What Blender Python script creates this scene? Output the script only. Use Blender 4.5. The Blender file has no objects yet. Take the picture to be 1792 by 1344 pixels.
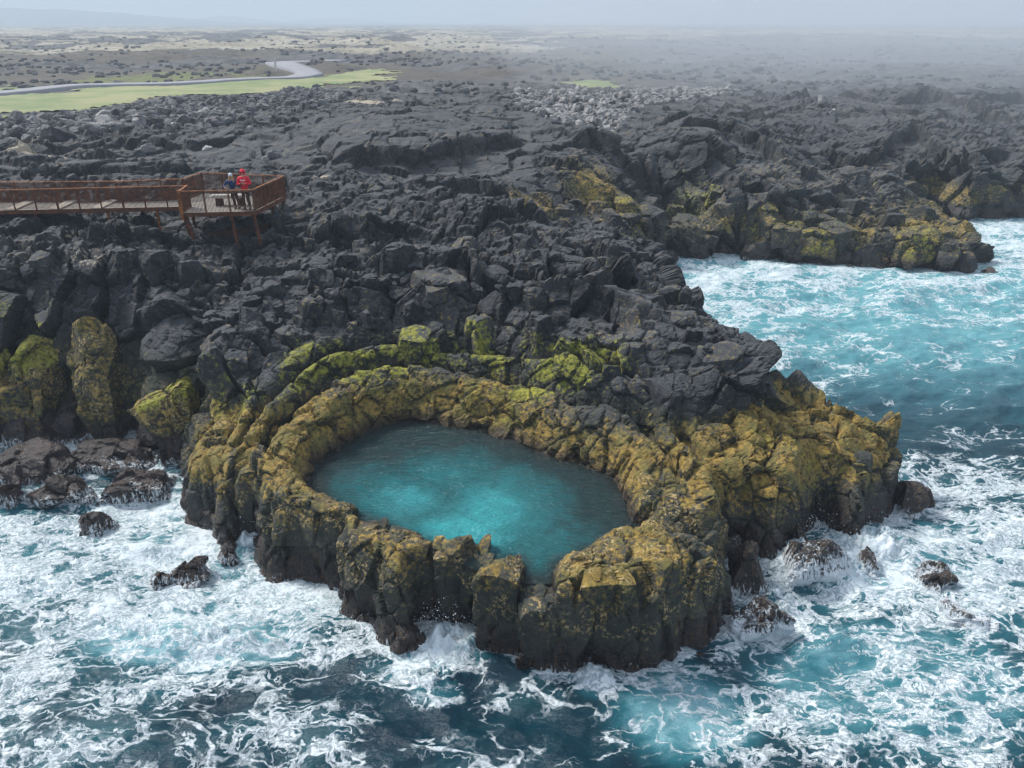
import bpy, math, random, time
import numpy as np
import openvdb as vdb
T0 = time.time()
random.seed(7)
C = bpy.context.scene.collection
F32 = np.float32

# ---------------------------------------------------------------- camera model
CAMZ, PITCH, FPX = 16.0, math.radians(24.36), 1400.0
CP, SP = math.cos(PITCH), math.sin(PITCH)

def W(px, py, z):
    """ground point seen at photo pixel px,py when it lies at height z"""
    a = (px - 896.0) / FPX
    b = (672.0 - py) / FPX
    d = (CAMZ - z) / (SP - b * CP)
    return np.array([a * d, d * (CP + b * SP), z])

# ---------------------------------------------------------------- numpy noise
def hsh(ix, iy, iz, seed):
    h = (ix.astype(np.int64) * 73856093) ^ (iy.astype(np.int64) * 19349663) ^ (iz.astype(np.int64) * 83492791) ^ (seed * 2654435761)
    h = h & 0xffffffff
    h = ((h ^ (h >> 16)) * 0x45d9f3b) & 0xffffffff
    h = ((h ^ (h >> 16)) * 0x45d9f3b) & 0xffffffff
    return h ^ (h >> 16)

def rnd(h, k):
    g = (h * (2 * k + 1) * 0x9E3779B1 + k * 0x85ebca6b) & 0xffffffff
    g = ((g ^ (g >> 15)) * 0x2c1b3c6d) & 0xffffffff
    g = g ^ (g >> 13)
    return (g & 0xffffff).astype(F32) / F32(0xffffff)

def vnoise(P, seed=0):
    """value noise, P (n,2|3) -> -1..1"""
    n, dim = P.shape
    I = np.floor(P).astype(np.int64)
    f = (P - I).astype(F32)
    f = f * f * (3 - 2 * f)
    out = np.zeros(n, F32)
    z0 = np.zeros(n, np.int64)
    for dx in (0, 1):
        wx = f[:, 0] if dx else 1 - f[:, 0]
        for dy in (0, 1):
            wy = f[:, 1] if dy else 1 - f[:, 1]
            for dz in ((0, 1) if dim == 3 else (0,)):
                w = wx * wy
                if dim == 3:
                    w = w * (f[:, 2] if dz else 1 - f[:, 2])
                h = hsh(I[:, 0] + dx, I[:, 1] + dy, (I[:, 2] + dz) if dim == 3 else z0, seed)
                out += w * rnd(h, 1)
    return out * 2 - 1

def fbm(P, oct=4, seed=0, gain=.5, lac=2.03):
    a, s, out = 1.0, 0.0, 0
    for o in range(oct):
        out = out + a * vnoise(P * lac ** o + 17.3 * o, seed + o)
        s += a
        a *= gain
    return out / s

def sstep(a, b, x):
    t = np.clip((x - a) / (b - a), 0, 1)
    return t * t * (3 - 2 * t)

def cells(P, cell, zs, seed, jit=.36):
    """jittered cells: best site (world), its hash, F1, F2 (in cell units)"""
    sc = np.array([cell, cell, cell * zs], F32)
    Q = P / sc
    B = np.floor(Q - .5).astype(np.int64)
    n = len(P)
    f1 = np.full(n, 9., F32); f2 = np.full(n, 9., F32)
    site = np.zeros((n, 3), F32); hh = np.zeros(n, np.int64)
    for dx in (0, 1):
        for dy in (0, 1):
            for dz in (0, 1):
                I = B + np.array([dx, dy, dz])
                h = hsh(I[:, 0], I[:, 1], I[:, 2], seed)
                S = I + .5 + (np.stack([rnd(h, 1), rnd(h, 2), rnd(h, 3)], 1) - .5) * 2 * jit
                d = np.sqrt(((S - Q) ** 2).sum(1)).astype(F32)
                b = d < f1
                f2 = np.where(b, f1, np.minimum(f2, d))
                f1 = np.where(b, d, f1)
                site[b] = S[b]
                hh[b] = h[b]
    return site * sc, hh, f1, f2

def facets(P, N, cell, zs, seed, tilt, warp=.12, cut=.4, keep=.5):
    """offset along N that brings P on its cell's own plane; crack 0 in the joint, 1 inside"""
    wp = np.stack([vnoise(P / cell * 1.3 + 31 * k, seed + 50 + k) for k in range(3)], 1) * (warp * cell)
    Pw = P + wp
    S, h, f1, f2 = cells(Pw, cell, zs, seed)
    R = np.stack([rnd(h, 4), rnd(h, 5), rnd(h, 6)], 1) * 2 - 1
    n = N + tilt * R
    n /= np.linalg.norm(n, axis=1, keepdims=True) + 1e-6
    D = S - Pw
    Dn = (D * N).sum(1)
    t = ((D - Dn[:, None] * N) * n).sum(1) / np.maximum((N * n).sum(1), .5)
    t = np.clip(t, -cut * cell, cut * cell) + keep * np.clip(Dn, -cut * cell, cut * cell)
    e = f2 - f1
    return t.astype(F32), e, h

# ---------------------------------------------------------------- polygon distance
def polysd(X, Y, poly):
    """signed distance, + inside"""
    x, y = X.ravel().astype(np.float64), Y.ravel().astype(np.float64)
    best = np.full(x.shape, 1e18)
    inside = np.zeros(x.shape, bool)
    m = len(poly)
    for i in range(m):
        ax, ay = poly[i]; bx, by = poly[(i + 1) % m]
        ex, ey = bx - ax, by - ay
        L = ex * ex + ey * ey + 1e-12
        t = np.clip(((x - ax) * ex + (y - ay) * ey) / L, 0, 1)
        d = (x - ax - t * ex) ** 2 + (y - ay - t * ey) ** 2
        best = np.minimum(best, d)
        c = ((ay > y) != (by > y))
        xi = ax + (y - ay) / (by - ay if by != ay else 1e-12) * ex
        inside ^= c & (x < xi)
    d = np.sqrt(best)
    return np.where(inside, d, -d).reshape(X.shape)

def px_poly(pts, z):
    return [tuple(W(a, b, z)[:2]) for a, b in pts]

COAST_A = px_poly([(-400, 765), (-100, 758), (0, 755), (60, 745), (150, 738), (215, 738), (262, 742), (268, 785), (300, 800), (352, 800),
    (335, 850), (332, 910), (380, 925), (384, 950), (412, 955), (440, 925), (455, 975), (480, 1003), (545, 1018), (580, 1030),
    (581, 1078), (640, 1095), (655, 1130), (690, 1143), (735, 1138), (742, 1100), (765, 1095), (820, 1097), (845, 1130), (900, 1148),
    (915, 1160), (960, 1182), (1020, 1190), (1035, 1165), (1060, 1180), (1110, 1175), (1190, 1150), (1255, 1110), (1268, 1060),
    (1265, 1035), (1250, 960), (1290, 950), (1350, 975), (1385, 950), (1420, 905), (1450, 905), (1485, 940), (1530, 912), (1566, 882),
    (1562, 850)], 0)
COAST_B = [(14.4, 26.8), (13.4, 27.4), (11.6, 28), (10.6, 28.3), (9.9, 29), (9.0, 30.5), (8.3, 32), (7.6, 34), (7.5, 37), (7.5, 40), (8, 44), (8.8, 50), (9.6, 54)]
COAST_C = px_poly([(1150, 462), (1165, 450), (1200, 446), (1290, 440), (1330, 452), (1370, 457), (1420, 460), (1500, 466), (1560, 463), (1600, 468), (1660, 475), (1714, 478)], 0)
COAST_D = [(34, 57), (34.5, 60), (35.5, 66), (36.5, 71), (37.6, 75), (38.8, 76)]
COAST_E = px_poly([(1645, 378), (1690, 385), (1740, 383), (1792, 373), (1900, 376), (2050, 362)], 0)
COAST = COAST_A + COAST_B + COAST_C + COAST_D + COAST_E + [(120, 110), (600, 330), (6000, 2600), (6000, 9000), (-9000, 9000), (-9000, 60), (-60, 33.5)]

POOL_PX = [(545, 848), (548, 820), (575, 798), (610, 772), (650, 750), (700, 738), (760, 740), (830, 752), (900, 772), (960, 800), (1020, 815),
    (1060, 830), (1090, 862), (1105, 895), (1117, 925), (1095, 945), (1050, 962), (1005, 975), (975, 990), (966, 1012), (915, 1012), (905, 985),
    (850, 985), (800, 968), (740, 950), (690, 935), (640, 912), (590, 890), (560, 868)]
POOL = px_poly(POOL_PX, 2.0)

TOP = [  # photo pixel, height of the ground there
 (-250,455,6.8),(0,452,6.8),(100,456,6.7),(200,462,6.6),(300,470,6.3),(400,480,6.1),(500,475,6.2),(150,410,6.9),(300,405,6.8),(0,400,7),(-250,400,7),
 (0,330,7.1),(200,330,7.1),(330,428,6.65),(400,418,6.75),(455,408,6.85),(560,400,7.0),(560,440,6.6),(400,350,7.1),(500,340,7.2),
 (650,400,7.2),(720,385,7.3),(820,380,7.3),(900,360,7.1),(600,330,7.2),(700,330,7.3),(820,345,7.2),
 (600,470,6.6),(650,430,7.0),(750,432,7.0),(850,432,6.7),(950,425,6.6),(1030,418,6.6),(1080,416,6.5),(1130,440,6.2),(1140,458,6.0),
 (1000,480,6.2),(900,485,6.3),(1100,495,5.9),(1148,520,5.5),(1050,550,5.6),(960,540,5.7),(880,500,6.2),(780,490,6.3),(700,500,6.1),
 (600,530,5.5),(700,560,4.8),(760,572,4.6),(850,562,4.7),(850,600,4.2),(930,600,4.6),(650,575,4.7),(1000,620,4.9),(1080,640,4.8),(1020,665,4.2),(1100,700,4.0),
 (1150,600,5.4),(1205,560,5.5),(1240,588,5.2),(1250,640,4.9),(1300,606,5.4),(1325,650,4.8),(1345,700,3.6),(1280,725,3.5),(1200,700,4.1),(1180,755,3.2),(1130,735,3.4),
 (850,650,3.6),(760,652,3.6),(700,657,3.5),(620,680,3.4),(550,725,3.2),(500,755,3.0),(450,700,3.6),(430,650,4.2),(385,680,3.8),(380,745,2.7),(350,780,2.2),(500,640,4.2),(550,600,4.6),(450,590,5.0),
 (370,620,4.8),(300,620,4.6),(270,670,3.4),(330,690,3.0),(930,670,3.6),(1000,710,3.4),(1060,760,3.2),(1120,800,3.1),
 (470,820,2.8),(430,800,2.9),(400,850,2.2),(430,860,2.2),(520,800,2.8),(520,850,2.6),(560,880,2.5),(500,900,2.7),(480,960,1.9),(620,908,2.45),(560,960,2.2),(700,938,2.45),(760,933,2.45),(800,955,2.4),
 (870,975,2.4),(905,985,2.4),(620,980,2.3),(620,1020,2.0),(700,1000,2.3),(700,1040,1.9),(800,1015,2.25),(870,1025,2.25),(900,1030,2.25),(940,1030,1.9),(985,985,2.65),(1000,1010,2.7),(1050,962,2.8),
 (1100,942,2.8),(1130,955,2.85),(1100,1020,2.75),(1180,1000,2.6),(1170,930,2.7),(1230,1020,2.2),(1230,1060,1.6),(1150,870,2.7),(1200,860,2.7),(1130,835,2.9),(1250,790,3.1),(1350,765,3.1),(1450,765,2.9),
 (1400,715,3.1),(1470,735,2.9),(1505,800,2.2),(1540,845,1.5),(1250,890,2.5),(1300,870,2.5),(1400,860,2.2),(1230,950,1.6),
 # around the cove
 (740,300,6.9),(800,318,6.6),(870,330,6.4),(920,395,5.0),(950,390,4.3),(1000,355,4.4),(1060,345,4.4),(1110,380,3.6),(1135,425,1.9),(1000,300,6.4),(1060,262,6.9),
 (1160,390,1.6),(1180,330,3.4),(1110,330,4.0),(1120,245,6.8),(1190,255,6.6),(1250,260,6.5),(1250,340,3.0),(1200,400,1.4),(1300,290,5.9),(1330,340,4.4),(1330,400,1.8),
 (1400,370,3.0),(1500,355,3.0),(1600,368,2.6),(1680,405,1.9),(1420,420,1.6),(1550,420,1.7),(1640,430,1.4),(1300,265,6.2),(1400,285,5.6),(1420,325,3.4),(1480,300,4.6),(1500,330,2.2),(1560,320,2.4),
 (1620,345,1.2),(1650,310,3.0),(1600,250,6.0),(1700,270,5.5),(1720,330,2.7),(1792,320,3.2),(1900,320,3.5),(1760,360,1.8),(1640,368,.8),(1560,290,4.9),
 (600,250,7.9),(500,270,7.4),(700,215,8.5),(800,200,8.5),(850,190,8.4),(900,215,7.8),(950,250,7.2),(600,200,8.0),(500,215,7.4),(800,250,7.9),(850,275,7.1),(700,275,7.4),
 (980,190,6.6),(1050,200,6.6),(1100,165,6.8),(200,270,7.2),(0,270,7.2),(0,210,6.6),(200,220,6.6),(400,190,6.5),(100,165,6.2),(400,155,6.2),(-300,200,6.6),(600,140,6.4),
 (1300,200,6.6),(1450,180,7.5),(1500,140,7.2),(1600,150,7.6),(1690,150,7.9),(1792,160,7.4),(1900,150,7.4),(1350,130,6.8),(900,120,7),(0,120,6.5),(600,105,6.8),(1200,105,7),(1700,110,7),(-300,110,7),(2100,110,7),(2000,260,6),(2100,320,4)]

_tp = np.array([W(*t) for t in TOP])
_uv = np.stack([_tp[:, 0] / _tp[:, 1], np.log(_tp[:, 1])], 1)
_n = len(_uv)
_K = np.sqrt(((_uv[:, None] - _uv[None]) ** 2).sum(2) + 3e-4) - np.eye(_n) * .004
_A = np.block([[_K, np.ones((_n, 1))], [np.ones((1, _n)), np.zeros((1, 1))]])
_c = np.linalg.solve(_A, np.append(_tp[:, 2], 0))

def rbf(X, Y):
    u, v = (X / Y).ravel(), np.log(Y).ravel()
    out = np.full(u.shape, _c[-1])
    for i in range(_n):
        out += _c[i] * np.sqrt((u - _uv[i, 0]) ** 2 + (v - _uv[i, 1]) ** 2 + 3e-4)
    return out.reshape(X.shape)

def blob(X, Y, px, py, z, rx, ry, soft=1.0):
    """1 at the centre .. 0 at the rim, ellipse in metres"""
    c = W(px, py, z)
    return np.clip(1.3 - np.sqrt(((X - c[0]) / rx) ** 2 + ((Y - c[1]) / ry) ** 2), 0, 1) ** soft

def polyline_d(X, Y, pts):
    best = np.full(X.shape, 1e9); side = np.zeros(X.shape); along = np.zeros(X.shape); acc = 0
    tot = sum(math.dist(pts[i], pts[i + 1]) for i in range(len(pts) - 1))
    for i in range(len(pts) - 1):
        (ax, ay), (bx, by) = pts[i], pts[i + 1]
        ex, ey = bx - ax, by - ay; L = math.hypot(ex, ey)
        t = np.clip(((X - ax) * ex + (Y - ay) * ey) / L ** 2, 0, 1)
        qx, qy = X - ax - t * ex, Y - ay - t * ey
        d = np.hypot(qx, qy); b = d < best
        best = np.where(b, d, best)
        side = np.where(b, np.sign(ex * qy - ey * qx), side)
        along = np.where(b, (acc + t * L) / tot, along)
        acc += L
    return best, side, along

# scarps: pixel polyline run left to right, height of the ground above it, drop (m), reach (m)
SCARPS = [([(735, 345), (790, 338), (850, 335), (900, 345)], 6.2, 1.3, 3.0),
          ([(560, 292), (640, 285), (720, 288), (790, 278), (880, 262), (930, 258)], 7.0, 1.3, 5.0),
          ([(900, 205), (1000, 240), (1100, 262), (1160, 268)], 6.8, -.8, 5.0),
          ([(1000, 300), (1060, 295), (1130, 292), (1200, 300), (1280, 305)], 5.2, 1.6, 4.0),
          ([(1180, 235), (1260, 228), (1350, 240), (1420, 262)], 6.6, 1.8, 6.0),
          ([(1420, 215), (1520, 222), (1600, 205), (1700, 232), (1792, 225)], 7.0, 1.6, 7.0),
          ([(1560, 180), (1620, 165), (1700, 178), (1780, 165), (1900, 178)], 7.6, 1.5, 9.0),
          ([(0, 300), (90, 308), (190, 300), (300, 305), (380, 296)], 7.1, .7, 3.0),
          ([(60, 262), (200, 258), (330, 262), (450, 250), (520, 262)], 7.1, .6, 4.0),
          ([(520, 420), (600, 402), (680, 412), (760, 400)], 6.9, .7, 2.2),
          ([(120, 425), (200, 432), (300, 425), (380, 440)], 6.5, .6, 1.8),
          ([(880, 500), (960, 492), (1040, 500), (1120, 492)], 6.0, .8, 1.6),
          ([(930, 560), (1000, 556), (1060, 570), (1120, 590)], 5.2, .8, 1.3),
          ([(640, 455), (720, 470), (800, 462), (870, 480)], 6.5, .6, 1.6)]

def scarps(X, Y):
    out = np.zeros(X.shape)
    Pn = np.stack([X.ravel(), Y.ravel()], 1) / 2.2
    wx = (fbm(Pn, 3, 71) * 1.1).reshape(X.shape); wy = (fbm(Pn, 3, 72) * 1.1).reshape(X.shape)
    for pts, z, drop, reach in SCARPS:
        pl = [tuple(W(a, b, z)[:2]) for a, b in pts]
        x0, x1 = min(p[0] for p in pl) - 2 * reach, max(p[0] for p in pl) + 2 * reach
        y0, y1 = min(p[1] for p in pl) - 2 * reach, max(p[1] for p in pl) + 2 * reach
        m = (X > x0) & (X < x1) & (Y > y0) & (Y < y1)
        if not m.any(): continue
        d, sd, al = polyline_d(X[m] + wx[m] * .8, Y[m] + wy[m] * .8, pl)
        sg = d * sd
        end = sstep(0, .12, al) * sstep(1, .88, al)
        up = np.exp(-(np.maximum(sg, 0) / reach) ** 2) * .55
        dn = np.exp(-(np.maximum(-sg, 0) / reach) ** 2) * .45
        out[m] += drop * end * np.where(sg > 0, up * sstep(-.25, .25, sg), -dn * sstep(.25, -.25, sg) )
    return out

def meadow(X, Y):
    return np.maximum(polysd(X, Y, MEADOW), polysd(X, Y, PATCH))

PATCH = px_poly([(985, 151), (1015, 142), (1070, 143), (1098, 154), (1065, 163), (1010, 160)], 6.4)
MEADOW = px_poly([(-500, 152), (0, 152), (60, 161), (190, 146), (420, 140), (560, 131), (660, 124), (700, 132), (600, 146), (560, 158), (400, 166), (330, 166),
    (200, 186), (50, 200), (0, 208), (-500, 215)], 6.4)

def ground(X, Y):
    sd = polysd(X, Y, COAST)
    r = rbf(X, Y)
    P2 = np.stack([X.ravel(), Y.ravel()], 1)
    far = sstep(85, 150, Y)
    plain = 6.6 + 1.2 * fbm(P2 / 40., 4, 5).reshape(X.shape)
    r = r * (1 - far) + plain * far
    rim = (1 - sstep(20.5, 23.0, Y)) * sstep(-7.5, -6.5, X) * (1 - sstep(4.6, 5.4, X))
    sd = sd - .45 * rim
    w = .85 - .45 * rim + 1.5 * sstep(-6.5, -9, X) * sstep(27, 30, Y) + .6 * sstep(45, 60, Y)
    t = np.clip((sd + .15) / w, 0, 1)
    prof = np.sin(t * math.pi / 2) ** .8
    H = np.where(sd < -.15, np.maximum(-1.6, (sd + .15) * 1.2), np.maximum(r, .3) * prof)
    H = H + scarps(X, Y) * np.clip(sd / 2, 0, 1)
    sp = polysd(X, Y, POOL)
    # rounded lip, joint and second ledge that ring the basin on its landward side
    s = -sp
    back = sstep(22.0, 25.0, Y + .15 * np.abs(X))
    ring = -1.0 * np.exp(-((s - 1.70) / .17) ** 2) + .30 * np.exp(-((s - .95) / .5) ** 2) - .65 * np.exp(-((s - 2.65) / .15) ** 2) + .28 * np.exp(-((s - 2.2) / .3) ** 2) + .2 * np.exp(-((s - 3.1) / .3) ** 2)
    H = H + np.where((s > 0) & (sd > 1), ring, 0) * back
    lip = 1.97 + (H - 1.97) * np.clip(s / .45, 0, 1) ** .6
    H = np.where((sp > -.45) & (sp <= 0), lip, H)
    H = np.where(sp > 0, 1.97 - np.minimum(1.3, sp * 1.4), H)
    # spillway
    a, b = W(942, 990, 2), W(944, 1060, 1.9)
    dx, dy = b[0] - a[0], b[1] - a[1]
    tt = np.clip(((X - a[0]) * dx + (Y - a[1]) * dy) / (dx * dx + dy * dy), 0, 1)
    dn = np.hypot(X - a[0] - tt * dx, Y - a[1] - tt * dy)
    H = np.where(sp <= .2, np.minimum(H, 1.93 + np.maximum(0, dn - .40) * 6), H)
    return H, sd, sp, dn

# ---------------------------------------------------------------- mesh helpers
def np_mesh(name, co, faces, attrs=None, smooth=False):
    me = bpy.data.meshes.new(name)
    faces = np.asarray(faces, np.int32)
    k = faces.shape[1]
    me.vertices.add(len(co)); me.vertices.foreach_set('co', np.ascontiguousarray(co, F32).ravel())
    me.loops.add(faces.size); me.loops.foreach_set('vertex_index', faces.ravel())
    me.polygons.add(len(faces)); me.polygons.foreach_set('loop_start', np.arange(0, faces.size, k, dtype=np.int32))
    me.polygons.foreach_set('use_smooth', np.full(len(faces), smooth))
    me.update(calc_edges=True)
    for a, v in (attrs or {}).items():
        at = me.attributes.new(a, 'FLOAT', 'POINT')
        at.data.foreach_set('value', np.ascontiguousarray(v, F32))
    return me

def put(name, me, mat=None, parent=None, kind=None, label=None, cat=None, group=None):
    o = bpy.data.objects.new(name, me); C.objects.link(o)
    if mat and not me.materials: me.materials.append(mat)
    if parent: o.parent = parent
    if kind: o['kind'] = kind
    if label: o['label'] = label
    if cat: o['category'] = cat
    if group: o['group'] = group
    return o

def grid_faces(nu, nv):
    i = np.arange((nu - 1) * (nv - 1)); a = (i // (nu - 1)) * nu + i % (nu - 1)
    return np.stack([a, a + 1, a + nu + 1, a + nu], 1)

def subset(co, faces, keep, attrs):
    f = faces[keep]
    used = np.unique(f)
    mp = np.zeros(len(co), np.int32); mp[used] = np.arange(len(used))
    return co[used], mp[f], {k: v[used] for k, v in attrs.items()}

# ---------------------------------------------------------------- materials
def mat(name):
    m = bpy.data.materials.new(name); m.use_nodes = True
    nt = m.node_tree; nt.nodes.clear()
    return m, nt

class NT:
    def __init__(s, name):
        s.m, s.t = mat(name)
        s.out = s.t.nodes.new('ShaderNodeOutputMaterial')
    def n(s, kind, **kw):
        nd = s.t.nodes.new(kind)
        ins = kw.pop('ins', {})
        for k, v in kw.items(): setattr(nd, k, v)
        for k, v in ins.items(): s.set(nd.inputs[k], v)
        return nd
    def set(s, sock, v):
        if isinstance(v, bpy.types.NodeSocket): s.t.links.new(v, sock)
        elif v is not None:
            if isinstance(v, (tuple, list)) and len(v) == 3 and sock.type == 'RGBA': v = (*v, 1)
            sock.default_value = v
    def math(s, op, a, b=None, c=None, clamp=False):
        nd = s.n('ShaderNodeMath', operation=op, use_clamp=clamp)
        for i, v in enumerate((a, b, c)):
            if v is not None: s.set(nd.inputs[i], v)
        return nd.outputs[0]
    def ramp(s, f, lo, hi, a=0., b=1.):
        nd = s.n('ShaderNodeMapRange', interpolation_type='SMOOTHSTEP')
        for k, v in zip(('Value', 'From Min', 'From Max', 'To Min', 'To Max'), (f, lo, hi, a, b)): s.set(nd.inputs[k], v)
        return nd.outputs[0]
    def mix(s, f, a, b):
        nd = s.n('ShaderNodeMix', data_type='RGBA')
        s.set(nd.inputs[0], f); s.set(nd.inputs[6], a); s.set(nd.inputs[7], b)
        return nd.outputs[2]
    def attr(s, name):
        return s.n('ShaderNodeAttribute', attribute_name=name).outputs['Fac']
    def pos(s, scale=(1, 1, 1), rot=0.):
        g = s.n('ShaderNodeNewGeometry').outputs['Position']
        mp = s.n('ShaderNodeMapping', ins={'Scale': scale, 'Rotation': (0, 0, rot)})
        s.t.links.new(g, mp.inputs['Vector'])
        return mp.outputs[0]
    def noise(s, v, scale, det=4., rough=.55, dist=0., out=0):
        return s.n('ShaderNodeTexNoise', ins={'Vector': v, 'Scale': scale, 'Detail': det, 'Roughness': rough, 'Distortion': dist}).outputs[out]
    def vor(s, v, scale, feat='F1', rand=1., out='Distance'):
        return s.n('ShaderNodeTexVoronoi', feature=feat, ins={'Vector': v, 'Scale': scale, 'Randomness': rand}).outputs[out]
    def bump(s, h, dist, strength=1., nrm=None):
        return s.n('ShaderNodeBump', ins={'Height': h, 'Distance': dist, 'Strength': strength, 'Normal': nrm}).outputs[0]
    def done(s, bsdf):
        s.t.links.new(bsdf, s.out.inputs[0]); return s.m
    def pbsdf(s, **kw):
        return s.n('ShaderNodeBsdfPrincipled', ins={k.replace('_', ' '): v for k, v in kw.items()}).outputs[0]

def rock_material():
    s = NT('basalt')
    p = s.pos()
    n1 = s.noise(p, .9, 6, .6); n2 = s.noise(p, 6., 6, .65); n3 = s.noise(p, 28., 4, .6)
    big = s.noise(p, .18, 3)
    tint = s.attr('tint')
    c = s.mix(s.ramp(n2, .3, .72), (.012, .0125, .014), (.045, .047, .050))
    c = s.mix(s.ramp(n1, .42, .75, 0, .5), c, (.050, .051, .056))
    c = s.mix(s.ramp(big, .45, .65, 0, .35), c, (.030, .037, .045))
    c = s.mix(s.ramp(tint, .45, .95, 0, .6), c, (.076, .080, .088))
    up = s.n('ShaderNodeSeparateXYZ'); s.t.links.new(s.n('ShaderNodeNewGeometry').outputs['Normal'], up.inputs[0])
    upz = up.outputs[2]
    c = s.mix(s.math('MULTIPLY', s.ramp(upz, .45, .98), s.ramp(n3, .35, .7, .10, .65)), c, (.150, .158, .170))  # grey-blue sky sheen on upward faces, painted into the rock colour
    c = s.mix(s.math('MULTIPLY', s.attr('olive'), s.ramp(n2, .2, .7, .5, .95)), c, s.mix(s.ramp(n1, .35, .65), (.024, .034, .026), (.070, .070, .050)))
    open_ = s.math('SUBTRACT', 1., s.math('MULTIPLY', s.attr('joint'), .9))
    grow = s.math('MULTIPLY', open_, s.ramp(upz, -.25, .65, .50, 1.08))
    var = s.math('ADD', s.math('MULTIPLY', s.math('SUBTRACT', n2, .5), 2.2), s.math('MULTIPLY', s.math('SUBTRACT', n3, .5), 1.1))
    tv = s.math('MULTIPLY', s.math('SUBTRACT', tint, .5), .5)
    gold = s.mix(s.ramp(n2, .3, .7), (.070, .046, .013), (.46, .305, .066))
    gold = s.mix(s.ramp(s.noise(p, 1.7, 3), .42, .62, 0, .85), gold, s.mix(n3, (.085, .080, .024), (.27, .23, .06)))
    ga = s.math('ADD', s.math('MULTIPLY', s.math('ADD', s.attr('gold'), tv), grow), var)
    c = s.mix(s.ramp(ga, .15, .80, 0, .95), c, gold)
    moss = s.mix(s.ramp(n2, .3, .7), (.095, .105, .014), (.38, .37, .045))
    mo = s.math('ADD', s.math('MULTIPLY', s.math('ADD', s.attr('moss'), s.math('MULTIPLY', tv, s.ramp(s.attr('moss'), 0, .3))), grow), s.math('MULTIPLY', var, .95))
    c = s.mix(s.ramp(mo, .28, .95, 0, .88), c, moss)
    fl = s.math('MULTIPLY', s.ramp(s.noise(p, 9., 6, .75), .53, .58), s.ramp(s.noise(p, 1.1, 3, .5, .6), .46, .55))
    c = s.mix(s.math('MULTIPLY', fl, s.attr('fleck')), c, s.mix(n3, (.36, .24, .08), (.66, .50, .24)))
    wet = s.attr('wet')
    c = s.mix(s.math('MULTIPLY', wet, .92), c, s.mix(s.ramp(n1, .4, .65), (.008, .005, .005), (.032, .019, .020)))
    kelp = s.noise(s.pos((6, 6, .8)), 2.2, 4, .6)
    c = s.mix(s.math('MULTIPLY', s.ramp(kelp, .52, .62), s.math('MULTIPLY', wet, .8)), c, (.085, .040, .012))
    st = s.noise(s.pos((5, 5, 1.1)), 1.6, 6, .7, 1.2)
    fr = s.math('ADD', s.attr('froth'), s.math('MULTIPLY', s.math('SUBTRACT', st, .5), 2.4))
    c = s.mix(s.math('MULTIPLY', s.ramp(fr, .52, .80, 0, .92), s.ramp(s.attr('froth'), .02, .15)), c, (.72, .78, .82))
    c = s.mix(s.ramp(s.math('ADD', s.attr('sand'), s.math('MULTIPLY', s.math('SUBTRACT', n2, .5), .9)), .45, .6), c, (.42, .36, .27))
    rst = s.ramp(s.math('ADD', s.attr('rust'), s.math('MULTIPLY', s.math('SUBTRACT', n1, .5), .9)), .4, .75)
    c = s.mix(rst, c, (.10, .045, .025))
    rough = s.math('SUBTRACT', .86, s.math('MULTIPLY', wet, s.ramp(n1, .3, .7, .50, .68)))
    hgt = s.math('ADD', s.math('MULTIPLY', n2, .8), s.math('ADD', s.math('MULTIPLY', n3, .35), s.math('MULTIPLY', s.noise(s.pos((1, 1, 3.)), 4.5, 5, .6), .6)))
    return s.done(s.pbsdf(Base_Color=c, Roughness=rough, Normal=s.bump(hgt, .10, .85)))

M_rock = rock_material()

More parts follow.
